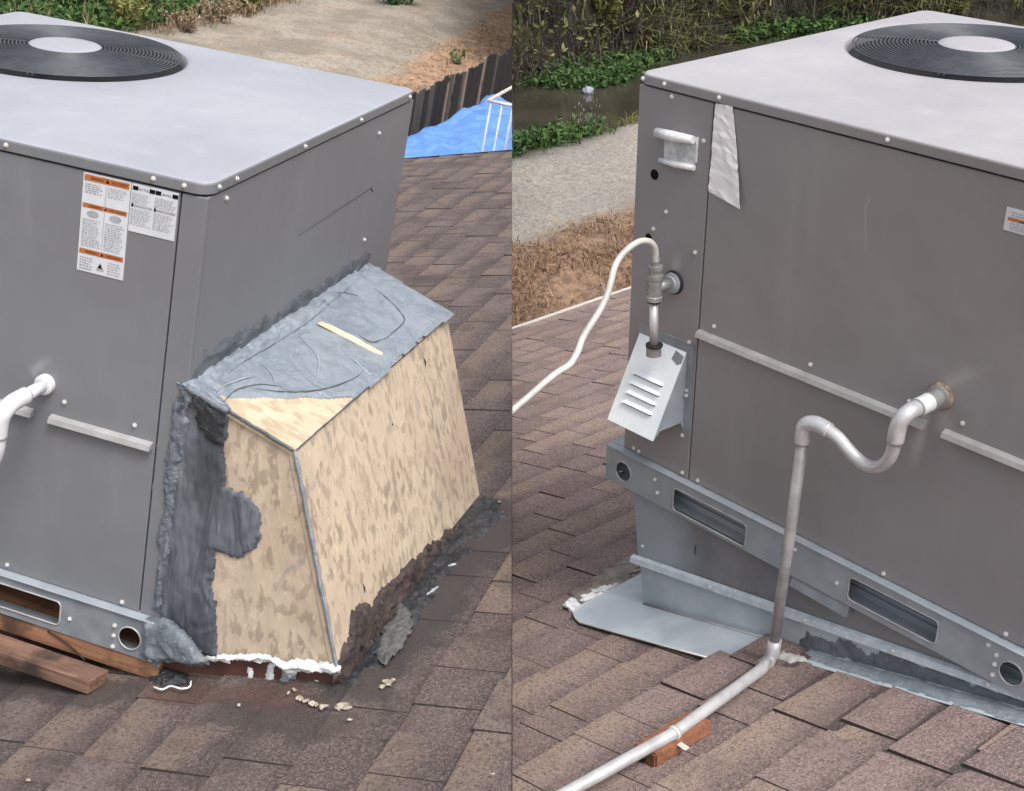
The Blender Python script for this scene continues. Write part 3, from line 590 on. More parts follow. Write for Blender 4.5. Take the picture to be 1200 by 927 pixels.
# ------------------------------------------------------------------ right: hood, fitting, cable, pipe, curb
T = UNIT_R
nm = Vector((0, -.208-.0, 0))
x0, x1 = .043, .197; top_ = (-.006, .338); bot = (-.106, .133)       # (y, z) of the sloping louvre plate
def hp(x, s, d=0.):             # point on the plate, s from top to bottom, d outward
    n = Vector((0, -(top_[1]-bot[1]), top_[0]-bot[0])).normalized(); n = -n if n.z < 0 else n
    n = Vector((0, -.9, .44)).normalized()
    return Vector((x, top_[0]+(bot[0]-top_[0])*s, top_[1]+(bot[1]-top_[1])*s)) + n*d
hood_parent = None
bm = new(); slab(bm, [hp(x0, 0), hp(x0, 1), hp(x1, 1), hp(x1, 0)], .002)
hoodo = P_(T, bm, 'vent_hood', M['hood'], label='bright galvanised louvred hood below the pipe fitting')
bm = new(); slab(bm, [hp(x1, 0, -.0025), hp(x1, 1, -.0025), (x1, -.082, .152), (x1, -.01, .150), (x1, .0, .128), (x1, -.0005, .335)], .0015); P_(T, bm, 'hood_side', M['galv'], sub=hoodo)
bm = new(); slab(bm, [(x0, -.0005, .335), (x0, .0, .128), hp(x0, 1, -.0025), hp(x0, 0, -.0025)], .0015); P_(T, bm, 'hood_side', M['galv'], sub=hoodo)
bm = new(); box(bm, (x1, -.002, .125), (x1+.022, -.0002, .35)); box(bm, (x0-.01, -.0035, .335), (x1+.02, -.0004, .362)); P_(T, bm, 'hood_flange', M['galv_old'], sub=hoodo)
for s in (.42, .53, .64, .75):
    bm = new(); a, b = x0+.028, x1-.030
    hexa(bm, [hp(a, s-.042, -.001), hp(b, s-.042, -.001), hp(b, s, -.001), hp(a, s, -.001), hp(a+.004, s-.03, .001), hp(b-.004, s-.03, .001), hp(b, s+.004, .009), hp(a, s+.004, .009)]); P_(T, bm, 'louver', M['hood'], sub=hoodo)
    bm = new(); slab(bm, [hp(a, s+.002, .0004), hp(a, s+.018, .0004), hp(b, s+.018, .0004), hp(b, s+.002, .0004)][::1], .0008); P_(T, bm, 'louver_opening', M['dark'], sub=hoodo)
bm = new(); slab(bm, [hp(x1-.03, .02, .0008), hp(x1-.034, .12, .0008), hp(x1-.012, .16, .0008), hp(x1-.002, .13, .0008), hp(x1-.002, .05, .0008)], .0006); P_(T, bm, 'sealant_dab', M['galv_old'], sub=hoodo)
copies(SCREW, 'screw', (0, 0, 0), T, [(x1+.006, -.003, .225)], sub=hoodo)
# tee fitting
T = Thing(R, 'pipe_fitting', (.138, -.05, .45), 'grey cast tee and nipple above the louvred hood on the taupe cabinet', 'pipe fitting')
bm = new(); tube(bm, [(.141, -.0005, .499), (.139, -.06, .501)], .012, 14); P_(T, bm, 'nipple', M['cast'])
bm = new(); lathe(bm, (.141, 0, .499), (0, -1, 0), [(0, .029), (.005, .029), (.007, .027)], 28); P_(T, bm, 'gasket', M['dark'], smooth=True, auto=40)
bm = new(); lathe(bm, (.141, -.007, .499), (0, -1, 0), [(0, .025), (.004, .025), (.006, .019), (.012, .018)], 28); P_(T, bm, 'washer', M['galv'], smooth=True, auto=40)
bm = new(); lathe(bm, (.1345, -.06, .468), (.0, 0, 1), [(0, .020), (.010, .020), (.012, .0175), (.052, .0175), (.054, .0195), (.064, .0195)], 22); P_(T, bm, 'tee_body', M['cast'], smooth=True, auto=40)
bm = new(); lathe(bm, (.1345, -.06, .532), (0, 0, 1), [(0, .0135), (.012, .0135), (.0125, .017), (.022, .017), (.0225, .010), (.04, .0095)], 18); P_(T, bm, 'connector', M['cast'], smooth=True, auto=40)
bm = new(); lathe(bm, (.1345, -.06, .463), (0, 0, 1), [(0, .0165), (.005, .0165)], 20); P_(T, bm, 'ring_seal', M['dark'])
bm = new(); tube(bm, [(.1345, -.06, .463), (.143, -.06, .345)], .0105, 14); P_(T, bm, 'drop_pipe', M['pipe'])
bm = new(); lathe(bm, (.144, -.06, .328), (-.07, 0, 1), [(0, .018), (.022, .018), (.023, .015)], 20); P_(T, bm, 'bushing', M['cast'], smooth=True, auto=40)
bm = new(); lathe(bm, (.144, -.06, .352), (-.07, 0, 1), [(0, .0205), (.006, .0205)], 20); P_(T, bm, 'locknut', M['dark'])
# cable: nearly level depth all the way, hanging down to the left
cp = []
for i, (u, v) in enumerate([(768, 308), (768, 296), (766, 288), (760, 283), (750, 283), (738, 290), (727, 301), (720, 314), (716, 330), (711, 347), (704, 362), (694, 378), (683, 396), (677, 412), (668, 427), (654, 436), (640, 447), (622, 463), (604, 478), (590, 490)]):
    d = 3.235 - .012*i; c = R.cw @ Vector(((u-600)/FPX*d, (v-463.5)/FPX*d, d)) + CAM; cp.append(R.loc(c))
bm = new(); tube(bm, catmull(cp, 5), .0076, 10)
finish(bm, 'flexible_conduit', M['cable'], R, base=cp[6], clip='cap', smooth=True, label='off-white flexible conduit looping from the grey tee fitting down across the shingles', cat='cable')
# badge holder frame with torn insert
bm = new(); box(bm, (.088, -.003, .786), (.184, .0, .850), .001)
bo = P_(UNIT_R, bm, 'rating_plate', simple('peeling_foil', (.42, .44, .46), (.68, .69, .70), 40, .35, .2, .8, 60), label='crinkled silver rating plate with curled white edges')
bm = new(); tube(bm, [(.072, -.012, .846), (.12, -.013, .848), (.182, -.010, .852)], [.011, .0125, .009], 10); P_(UNIT_R, bm, 'curled_edge', M['white'], sub=bo, label='white curled top edge')
bm = new(); tube(bm, [(.082, -.008, .783), (.13, -.009, .784), (.187, -.007, .788)], [.006, .0075, .006], 10); P_(UNIT_R, bm, 'curled_edge', M['white'], sub=bo)
bm = new(); box(bm, (.183, -.004, .80), (.189, .0, .857), .001); P_(UNIT_R, bm, 'torn_edge', M['white'], sub=bo)
for x_, z_, r_ in ((.061, .742, .0125), (.052, .586, .010)):
    bm = new(); lathe(bm, (x_, .0, z_), (0, -1, 0), [(-.004, r_), (.0006, r_)], 20); P_(UNIT_R, bm, 'knockout_hole', M['ink'])
# white tape strip hanging over the seam, loose at its foot
bm = new(); rows = []
for i in range(22):
    t = i/21; z = .942-.2*t; xa = .2315-.003*t+.002*nz((t*6, 1, 1)); xb = .279+.052*t+.001*nz((t*9, 2, 1)); z2 = z+.004-.016*t
    rows.append([bm.verts.new((xa+(xb-xa)*s, -.0015-.012*t*t*s*s-.004*abs(nz((s*4, t*7, 7)))-.003*abs(nz((s*9+t*5, t*14, 5))), z+(z2-z)*s)) for s in (0, .2, .4, .6, .8, 1)])
for a, b in zip(rows, rows[1:]):
    for k in range(5): bm.faces.new((a[k], a[k+1], b[k+1], b[k]))
ex = bmesh.ops.extrude_face_region(bm, geom=bm.faces[:])
for v in ex['geom']:
    if isinstance(v, bmesh.types.BMVert): v.co.y += .0007
bmesh.ops.recalc_face_normals(bm, faces=bm.faces[:])
P_(UNIT_R, bm, 'tape_strip', simple('white_foil_tape', (.82, .81, .84), (.90, .89, .91), 9, .5, 0, .3, 22), label='torn white foil tape hanging beside the left seam')
# torn label at the right edge
def d3(bm, a, b, c, d):
    w, h = c-a, d-b; flat(bm, a+.006, b+h*.46, c, b+h*.60, Y1, 0); text(bm, 'WARNING', a+.03, b+h*.48, h*.1, Y2, 1, .05); dashes(bm, a+.012, c-.01, b+h*.08, b+h*.4, 4, Y1, 2, rg); dashes(bm, a+.012, c-.01, b+h*.65, b+h*.9, 2, Y1, 2, rg)
label(UNIT_R, .944, .845, 1.04, .889, d3, 'torn_label', 'torn white warning label with one orange bar near the right edge')

# silver condensate pipe: stub, tee, trap, riser and the run along the roof
T = Thing(R, 'drain_pipe', (.6, -.09, -.3), 'silver trap pipe from the taupe cabinet down across the shingles', 'pipe')
hx, hz = .871, .472
bm = new(); lathe(bm, (hx, 0, hz), (0, -1, 0), [(0, .030), (.004, .029), (.0045, .020)], 24); P_(T, bm, 'rusty_gasket', M['rust'])
bm = new(); lathe(bm, (hx, -.003, hz), (0, -1, 0), [(0, .0245), (.010, .0245), (.011, .019), (.034, .019), (.035, .0215), (.04, .0215)], 20); P_(T, bm, 'collar', M['cast'], smooth=True, auto=40)
bm = new(); lathe(bm, (hx, -.036, hz), (0, -1, 0), [(0, .0195), (.044, .0195)], 22); P_(T, bm, 'white_coupling', M['pvc'], smooth=True, auto=40)
bm = new(); tube(bm, catmull([(hx, -.08, hz), (hx-.001, -.102, hz-.001), (hx-.005, -.117, hz-.010), (hx-.010, -.122, hz-.030), (hx-.012, -.122, hz-.068)], 6), .0172, 20); P_(T, bm, 'elbow', M['pipe'])
bm = new(); tube(bm, [(hx+.0, -.075, hz), (hx, -.084, hz)], .0188, 20); P_(T, bm, 'elbow_collar', M['galv_old'])
tp = [R.at(u, v, (0, 1, 0), -.122) for u, v in ((1049, 506), (1047, 525), (1040, 540), (1027, 547.5), (1011, 543), (996, 529), (980, 511), (962, 499))]
bm = new(); tube(bm, catmull(tp, 6), .0138, 18); P_(T, bm, 'trap', M['pipe'])
bm = new(); q = [R.at(u, v, (0, 1, 0), -.122) for u, v in ((972, 505), (960, 498), (950, 496), (943, 499), (941, 509), (940, 519))]; tube(bm, catmull(q, 6), .0168, 18); P_(T, bm, 'elbow', M['pipe'])
RB = Vector((.603, -.098, roofz(.603)+.048)); q0 = R.at(940.5, 515, (0, 1, 0), -.122)
bm = new(); tube(bm, [q0, q0.lerp(RB, .5)+Vector((.002, 0, 0)), RB], .0128, 16); P_(T, bm, 'riser', M['riser'])
bm = new(); tube(bm, [RB+Vector((.002, 0, .04)), RB+Vector((0, 0, .0)), RB+Vector((0, -.012, -.018)), RB+Vector((.0, -.04, -.02))], .0165, 16); P_(T, bm, 'foot_elbow', M['pipe'])
gp = [R.at(u, v, (-ROOFS, 0, 1), ROOF0+.056) for u, v in ((893, 784), (790, 859), (655, 934), (560, 985))]
bm = new(); tube(bm, [RB+Vector((0, -.02, -.012)), gp[0], gp[1], gp[2], gp[3]], .0138, 16); run = P_(T, bm, 'roof_run', M['pipe'], clip='cap')
d_ = (gp[1]-gp[0]).normalized(); 
bm = new(); lathe(bm, gp[1]-d_*.006, d_, [(0, .0165), (.012, .0165)], 18); box(bm, gp[1]+Vector((.012, -.008, -.02)), gp[1]+Vector((.040, .006, -.016)), .001); P_(T, bm, 'pipe_clip', M['zinc'])
bm = smear([(-.03, -.03), (.035, -.025), (.05, .02), (.0, .04), (-.04, .02)], Vector((.62, -.06, roofz(.62)+.012)), RX, RY, RN, .012, .01, .005, .01, (30, 30), 61); P_(T, bm, 'caulk_blob', simple('pale_grey_caulk', (.33, .33, .30), (.55, .54, .5), 30, .7))
# wood block under the pipe
T = Thing(R, 'wood_block', (.64, -.48, roofz(.64)), 'red-brown wood block with a dark split end under the silver pipe', 'wood block')
c = Vector((.652, -.490, roofz(.64)+.008)); bm = new()
P8 = [(-.036, -.085, 0), (.036, -.085, 0), (.038, .085, 0), (-.034, .085, 0), (-.034, -.083, .040), (.034, -.085, .038), (.037, .085, .040), (-.034, .084, .041)]
hexa(bm, [c+Vector((p[0], p[1], p[2]+ROOFS*p[0])) for p in P8]); bmesh.ops.bevel(bm, geom=bm.edges[:], offset=.004, segments=2, affect='EDGES'); P_(T, bm, 'wood', M['block'])
bm = smear([(-.034, .002), (.0, .002), (.01, .016), (-.005, .032), (-.033, .03)], c+Vector((0, -.0865, 0)), (1, 0, ROOFS), (0, 0, 1), (0, -1, 0), .0015, .002, .003, .003, (40, 40), 66, soft=.004); P_(T, bm, 'dark_split', M['blockend'])

# sloped curb adapter
T = Thing(R, 'roof_curb', (.6, .3, -.3), 'pale galvanised curb adapter carrying the taupe cabinet level above the sloping shingles', 'curb')
def wall(pts, th): 
    bm = new(); slab(bm, pts, th); return bm
bz = lambda x: -.312+.190*(x-.064)            # the folded bead that climbs along the front
k = N('curb_metal'); n_ = k.noise(3.2, det=6, rough=.7); x_ = k.sep(None, 0)
c_ = k.mix(k.ramp(n_, .4, .6), (.20, .21, .225), (.26, .27, .285)); c_ = k.mix(k.ramp(k.math('ADD', x_, k.math('MULTIPLY', n_, .35)), -.30, -.13, 1, 0), c_, (.40, .465, .52))
k.bump(k.noise(26), .15, .004); M['curb'] = k.done(c_, .4, .25)
bm = wall([(.034, .006, -.107), (.066, .006, bz(.066)), (1.13, .006, bz(1.13)), (1.14, .006, -.107)], .004); P_(T, bm, 'upper_wall', M['curb'])
bm = wall([(.066, .010, bz(.066)), (.100, .004, roofz(.1)-.01), (1.19, .004, roofz(1.19)-.01), (1.19, .010, bz(1.19))], .004); P_(T, bm, 'lower_wall', M['flash'])
bm = wall([(.034, 1.06, -.107), (.066, 1.06, -.32), (.066, .007, bz(.066)), (.034, .007, -.107)], .004); P_(T, bm, 'upper_wall', M['flash'])
bm = wall([(.066, 1.06, -.32), (.1, 1.06, roofz(.1)-.02), (.1, .009, roofz(.1)-.02), (.066, .009, bz(.066))], .004); P_(T, bm, 'lower_wall', M['flash'])
bm = wall([(1.19, .007, -.107), (1.19, .007, roofz(1.19)-.02), (1.19, 1.06, roofz(1.19)-.02), (1.19, 1.06, -.107)], .004); P_(T, bm, 'end_wall', M['flash'])
bm = new(); hexa(bm, [(.050, -.012, bz(.05)-.010), (1.175, -.012, bz(1.175)-.010), (1.175, .004, bz(1.175)-.012), (.050, .004, bz(.05)-.012), (.050, -.008, bz(.05)+.005), (1.175, -.008, bz(1.175)+.005), (1.175, .004, bz(1.175)+.009), (.050, .004, bz(.05)+.009)])
bead = P_(T, bm, 'folded_bead', M['strip'] if False else simple('pale_folded_steel', (.46, .53, .59), (.60, .67, .73), 40, .38, .05, .3, 90))
copies(SCREW, 'screw', (0, 0, 0), T, [(.085, -.001, -.262), (.33, -.011, bz(.33)), (.62, -.011, bz(.62)), (.86, -.011, bz(.86)), (1.09, -.011, bz(1.09))])
bm = new(); hexa(bm, [(.572, -.02, -.130), (.735, -.02, -.134), (.735, .01, -.134), (.572, .01, -.130), (.572, -.012, -.1065), (.735, -.012, -.1065), (.735, .01, -.1065), (.572, .01, -.1065)]); P_(T, bm, 'angle_bracket', M['galv_old'])
bm = new(); tube(bm, [(.262, .0015, -.175), (.262, .0015, -.205)], .0012, 5); tube(bm, [(.62, .0015, -.12), (.62, .0015, -.15)], .0012, 5); P_(T, bm, 'scratch', M['dark'])
# base flashing apron
def rp(x, y, h=0.): return Vector((x, y, roofz(x)+h))
ap = [(-.06, .55), (-.05, -.05), (-.046, -.10), (-.03, -.135), (.0, -.155), (.03, -.168), (.25, -.16), (.47, -.151), (.56, -.05), (.60, .02), (.60, .55)]
bm = new(); slab(bm, [rp(x, y, .019+.004*max(0, .1-x)) for x, y in ap], .003); P_(T, bm, 'base_apron', M['flash'])
bm = new(); tube(bm, [rp(x, y, .019) for x, y in ap[1:8]], .0028, 6); P_(T, bm, 'apron_hem', M['zinc'])
bm = new(); tube(bm, [rp(.10, -.002, .021), rp(.56, -.006, .021)], .003, 6); P_(T, bm, 'fold_line', M['strip'])
bm = new(); slab(bm, [rp(.56, -.055, .016), rp(1.24, -.055, .016), rp(1.24, .02, .019), rp(.56, .02, .019)], .002); P_(T, bm, 'side_flashing', M['flash'])
sp_ = [ruv(rp(*q)) for q in ((.57, -.03), (.75, -.038), (.95, -.042), (1.1, -.046), (1.22, -.05), (1.24, .005), (.9, .005), (.6, .006))]
bm = smear(sp_, RO+RN*.018, RX, RY, RN, .003, .003, .005, .008, (14, 26), 71); P_(T, bm, 'base_mastic', M['seal'])
sp_ = [(.60, roofz(.6)+.01), (.8, roofz(.8)+.01), (1.0, roofz(1.)+.01), (1.19, roofz(1.19)+.01), (1.19, roofz(1.19)+.03), (1.0, roofz(1.)+.055), (.8, roofz(.8)+.06), (.62, roofz(.62)+.055)]
bm = smear(sp_, (0, .0035, 0), (1, 0, 0), (0, 0, 1), (0, -1, 0), .001, .002, .005, .014, (10, 26), 77); P_(T, bm, 'wall_shade', M['sealmid'])  # thin darker sheet that paints the shade low on the curb wall

# ------------------------------------------------------------------ roofs and their shingles
EXP = .148
def make_roof(side, mat, e0, x0, x1, y0, y1, far_y, near_skip, label):
    deck = new(); th = .7
    hexa(deck, [rp(x0, y0, -th), rp(x1, y0, -th), rp(x1, y1, -th), rp(x0, y1, -th), rp(x0, y0, -.002), rp(x1, y0, -.002), rp(x1, y1, -.002), rp(x0, y1, -.002)])
    b = Vector((.6, 0, roofz(.6)))
    o = finish(deck, 'roof', M['deck'], side, base=b, clip='cap', label=label, kind='structure')
    T = Thing(side, 'roof', b, obj=o); rng = random.Random(11 if side is L else 12)
    lim = []
    i0 = int(math.floor((x0-e0)/EXP)); i1 = int(math.ceil((x1-e0)/EXP))
    tiles = []
    for i in range(i0, i1):
        xa = e0+i*EXP; y = y0 + rng.uniform(0, .2)*0
        while y < y1:
            w = rng.choice((.10, .13, .15, .17, .20, .24))*rng.uniform(.9, 1.1); yb = min(y+w, y1)
            yaw = 0; a = xa; b2 = min(xa+EXP+.03, x1)
            a = max(a, x0-.01)
            hi = .003 if rng.random() < .5 else 0.
            P = []; hb, ht = .0085+hi+rng.uniform(-.0015, .002), .0015+hi*.25
            lift = rng.uniform(.0, .004) if rng.random() < .12 else 0
            j = lambda s=.003: rng.uniform(-s, s)
            x_s = a-(.006 if hi else 0)+j(.002)
            c4 = [(x_s, y+.001), (x_s+j(), yb-.001), (b2, yb-.001), (b2, y+.001)]
            tiles.append((c4, (hb+lift, hb, ht, ht), a, y, yb)); y = yb
    def build(bm, t, uvl):
        c4, hs = t[0], t[1]
        top = [bm.verts.new(rp(c[0], c[1], h)) for c, h in zip(c4, hs)]; bot = [bm.verts.new(rp(c[0], c[1], -.0015)) for c in c4]
        uvs = [(0, 0), (1, 0), (1, 1), (0, 1)]
        f = bm.faces.new([top[k] for k in (0, 3, 2, 1)])
        for l, k in zip(f.loops, (0, 3, 2, 1)): l[uvl].uv = uvs[k]
        for k in range(4):
            q = (k+1) % 4
            if k == 2: continue
            f = bm.faces.new((top[k], top[q], bot[q], bot[k]))
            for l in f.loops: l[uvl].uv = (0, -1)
    vis, rest = [], []
    for t in tiles:
        pxs = [side.px(rp(c[0], c[1], .01)) for c in t[0]]
        ws = [side.w(rp(*c)) for c in t[0]]
        if all(w_.x*side.keep <= .002 for w_ in ws): continue
        cx = (t[0][0][0]+t[0][2][0])/2; cy = (t[3]+t[4])/2
        u = sum(p[0] for p in pxs)/4; v = sum(p[1] for p in pxs)/4
        lo, hi_ = (0, 600) if side is L else (600, 1200)
        area = abs(sum(pxs[k-1][0]*pxs[k][1]-pxs[k][0]*pxs[k-1][1] for k in range(4)))/2
        infr = min(p[2] for p in pxs) > .2 and max(p[0] for p in pxs) > lo and min(p[0] for p in pxs) < hi_ and -5 < v < 945 and not (.15 < cx < 1.1 and .1 < cy) and not near_skip(u, v)
        (vis if infr else rest).append((area, t))
    vis.sort(key=lambda q: -q[0]); rest += vis[300:]
    for _, t in vis[:300]:
        bm = new(); uvl = bm.loops.layers.uv.new('UVMap'); build(bm, t, uvl); finish(bm, 'shingle', mat, side, T, clip=True)
    bm = new(); uvl = bm.loops.layers.uv.new('UVMap')
    for _, t in rest: build(bm, t, uvl)
    finish(bm, 'distant_shingles', mat, side, T, clip=True, kind='stuff')
    return T
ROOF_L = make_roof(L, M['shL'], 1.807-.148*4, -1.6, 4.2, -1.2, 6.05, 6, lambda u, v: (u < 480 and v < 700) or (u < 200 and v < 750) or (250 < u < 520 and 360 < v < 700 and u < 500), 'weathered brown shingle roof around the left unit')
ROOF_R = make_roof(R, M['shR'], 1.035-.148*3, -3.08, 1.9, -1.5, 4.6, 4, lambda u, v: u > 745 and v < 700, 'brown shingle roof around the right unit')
# edge trims
bm = new(); hexa(bm, [rp(-1.6, 6.05, -.1), rp(4.2, 6.05, -.1), rp(4.2, 6.075, -.1), rp(-1.6, 6.075, -.1), rp(-1.6, 6.05, .012), rp(4.2, 6.05, .012), rp(4.2, 6.075, .010), rp(-1.6, 6.075, .010)])
finish(bm, 'rake_trim', M['deck'], L, ROOF_L, clip='cap')
bm = new(); hexa(bm, [(-3.11, -1.5, roofz(-3.1)-.1), (-3.085, -1.5, roofz(-3.1)-.1), (-3.085, 4.6, roofz(-3.1)-.1), (-3.11, 4.6, roofz(-3.1)-.1), (-3.11, -1.5, roofz(-3.1)+.016), (-3.085, -1.5, roofz(-3.1)+.018), (-3.085, 4.6, roofz(-3.1)+.018), (-3.11, 4.6, roofz(-3.1)+.016)])
finish(bm, 'drip_edge', M['edge'], R, ROOF_R, clip='cap')
# shingles laid back over the apron and cut along the curb (right)
rng = random.Random(5)
for (xa, y0_, y1_) in ((.443, -.30, -.118), (.591, -.21, -.052), (.739, -.26, -.052), (.887, -.22, -.056), (1.035, -.27, -.062), (1.183, -.24, -.066), (.50, -.125, .002)):
    bm = new(); uvl = bm.loops.layers.uv.new('UVMap'); xb = xa+.165; h = .0175; j = lambda q=.006: rng.uniform(-q, q)
    if xa == .50: xb = .66; h = .026
    if xa == .443: h = .0195
    P8 = [rp(xa, y0_, .004), rp(xb, y0_, .004), rp(xb, y1_, .004), rp(xa, y1_, .004), rp(xa, y0_, h), rp(xb, y0_, h-.011), rp(xb+j(), y1_+j(), h-.006), rp(xa+.012+j(), y1_+j(), h+.004)]
    hexa(bm, P8)
    for f in bm.faces:
        tp_ = f.normal.z > .5 or all(l.vert.co.z > roofz(l.vert.co.x)+.005 for l in f.loops)
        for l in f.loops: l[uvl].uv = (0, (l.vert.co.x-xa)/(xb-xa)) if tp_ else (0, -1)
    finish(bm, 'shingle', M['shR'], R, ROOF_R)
# crumbs and smears on the roofs
def crumbs(side, T, name, pts, mat, rng):
    for (u, v, s) in pts:
        c = side.at(u, v, (-ROOFS, 0, 1), ROOF0+.016); bm = new(); t = bmesh.new(); bmesh.ops.create_icosphere(t, subdivisions=2, radius=1)
        for q in t.verts: q.co = Vector((q.co.x*s*1.5, q.co.y*s, q.co.z*s*.45))*(1+1.1*nz(q.co*1.9+Vector((u, v, 0))))
        join(bm, t, 0, Matrix.Translation(c) @ Matrix.Rotation(rng.uniform(0, 3), 4, 'Z')); P_(T, bm, name, mat)
crumbs(L, ROOF_L, 'caulk_crumb', [(402, 826, .008), (408, 829, .005), (398, 829, .004), (352, 818, .006), (358, 821, .005), (365, 824, .006), (371, 826, .004), (377, 828, .005), (382, 827, .004), (345, 808, .004), (338, 812, .003), (395, 830, .004), (455, 800, .007), (448, 804, .005), (460, 797, .004), (410, 843, .003), (577, 907, .003), (33, 914, .003), (585, 588, .003), (280, 826, .003)], M['debris'], rng)
crumbs(R, ROOF_R, 'caulk_crumb', [(671, 710, .020), (686, 702, .010), (693, 699, .014), (700, 693, .012), (709, 690, .012), (716, 688, .008), (722, 685, .006), (703, 697, .010)], M['white'], rng)
bm = smear([ruv(R.at(u, v, (-ROOFS, 0, 1), ROOF0)) for u, v in ((664, 712), (690, 690), (715, 668), (742, 655), (748, 672), (735, 692), (700, 702), (678, 716))], RO+RN*.012, RX, RY, RN, .002, .006, .007, .03, (30, 30), 81, soft=.03)
P_(ROOF_R, bm, 'old_caulk_stain', simple('grey_brown_residue', (.20, .17, .145), (.34, .30, .26), 22, .85, 0, .6, 80))
bm = smear([ruv(L.at(u, v, (-ROOFS, 0, 1), ROOF0)) for u, v in ((178, 798), (196, 788), (222, 796), (224, 806), (200, 808), (182, 806))], RO+RN*.012, RX, RY, RN, .006, .010, .004, .01, (30, 30), 83); P_(ROOF_L, bm, 'dark_smear', M['tar'])
bm = new(); q = [L.at(u, v, (-ROOFS, 0, 1), ROOF0+.022) for u, v in ((180, 805), (190, 808), (200, 804), (212, 807), (222, 805), (224, 798))]; tube(bm, catmull(q, 4), .0022, 6); P_(ROOF_L, bm, 'caulk_string', M['white'])

# ------------------------------------------------------------------ ground, creek, plants, fence, tarp
def axis(*segs):
    out = []
    for a, b, st in segs:
        n = max(1, int(round((b-a)/st))); out += [a+(b-a)*i/n for i in range(n)]
    return out+[segs[-1][1]]
def sm(a, b, x): t = max(0, min(1, (x-a)/(b-a))); return t*t*(3-2*t)
def ter(side, x, y):
    w = .35*nz((x*.15, y*.22, 4)); xx = x+w
    z = -3.38 + .18*sm(-6.0, -7.6, xx) + .05*nz((x*.8, y*.8, 2)) + .06*sm(-5.2, -6.4, xx)*sm(-8.2, -7.2, xx)*nz((x*3, y*3, 6))
    if side is R:
        z -= 1.55*sm(-10.25, -12.6, xx); xx -= 2.4*sm(19.5, 27, y); z += 3.4*sm(-16.1, -19.2, xx) + 3.*sm(-19, -30, xx) + (.25*nz((x*.9, y*.9, 8))+.12*nz((x*2.4, y*2.4, 9)))*sm(-16, -17, xx)
    else:
        z += .5*sm(-11, -18, xx) + .08*nz((x*1.7, y*1.7, 5))*sm(-10, -11, xx)
    return z + .012*nz((x*9, y*9, 1))
def ground(side, ax, ay, name, mat):
    bm = new(); G = [[bm.verts.new((x, y, ter(side, x, y))) for y in ay] for x in ax]
    for i in range(len(ax)-1):
        for j in range(len(ay)-1): bm.faces.new((G[i][j], G[i+1][j], G[i+1][j+1], G[i][j+1])).smooth = True
    return finish(bm, name, mat, side, base=(-8, 10, -3.3), clip=True, kind='structure')
def groundmat(name, grav, dust, straw, green, greenx, bank, tilt=0.):
    k = N(name); x = k.sep(None, 0); x = k.math('ADD', x, k.math('MULTIPLY', k.math('SUBTRACT', k.noise(.35, det=5), .5), 2.2)); x = k.math('ADD', x, k.math('MULTIPLY', k.sep(None, 1), tilt))   # object space, origin x = -8
    n1 = k.noise(.8, det=6, rough=.7); n2 = k.noise(5, det=6, rough=.75); g = k.noise(17, det=3, rough=.8)
    c = k.mix(k.ramp(n1, .4, .62), grav, dust); c = k.mix(k.ramp(g, .4, .62, 0, .55), c, tuple(q*.52 for q in grav)); c = k.mix(k.ramp(k.noise(24, det=2), .55, .7, 0, .6), c, tuple(min(.9, q*1.45) for q in grav))
    c = k.mix(k.math('MULTIPLY', k.ramp(k.noise(1.3, det=6, rough=.7), .56, .68), .55), c, straw)
    s_ = k.mix(k.ramp(n2, .42, .62), straw, tuple(q*.5 for q in straw)); s_ = k.mix(k.ramp(k.noise(11, k.vec((1, .5, 1)), det=5), .55, .7, 0, .7), s_, tuple(min(.9, q*1.5) for q in straw))
    c = k.mix(k.ramp(x, bank-.35, bank+.25), c, s_)
    gr = k.mix(k.ramp(n2, .4, .6), green, tuple(q*.4 for q in green)); c = k.mix(k.ramp(x, greenx-.3, greenx+.3, 1, 0), c, gr)
    k.bump(g, .6, .03); k.bump(n2, .6, .08); return k.done(c, .95)
mg_l = groundmat('sandy_track_and_straw', (.27, .235, .19), (.42, .365, .30), (.42, .265, .165), (.06, .075, .025), -2.3, 2.55, .1)
mg_r = groundmat('gravel_track_and_straw', (.30, .275, .245), (.37, .335, .29), (.29, .185, .12), (.045, .045, .025), -2.35, .15)
AX = axis((-90, -34, 7), (-34, -20, .8), (-20, -4, .14), (-4, 6, 1), (6, 60, 9))
ground(L, AX, axis((-30, 4, 6), (4, 15, .5), (15, 34, .16), (34, 60, 2), (60, 140, 10)), 'ground', mg_l)
ground(R, AX, axis((-30, 2, 6), (2, 24, .15), (24, 34, .5), (34, 60, 3), (60, 140, 10)), 'ground', mg_r)
k = N('dark_creek_water'); v_ = k.vec((1, .45, 1), (0, 0, .5)); n_ = k.noise(3.5, v_, det=4, rough=.6); k.bump(n_, .22, .05); k.bump(k.noise(14, v_, det=2), .10, .01)
M['water'] = k.done(k.mix(k.ramp(k.noise(.6, det=4), .4, .6), (.035, .032, .024), (.055, .050, .036)), .10)
bm = new(); v = [bm.verts.new(p) for p in ((-18, -40, -4.4), (-10.4, -40, -4.4), (-10.4, 120, -4.4), (-18, 120, -4.4))]; bm.faces.new(v)
finish(bm, 'creek_water', M['water'], R, base=(-14, 14, -4.4), clip=True, kind='structure')

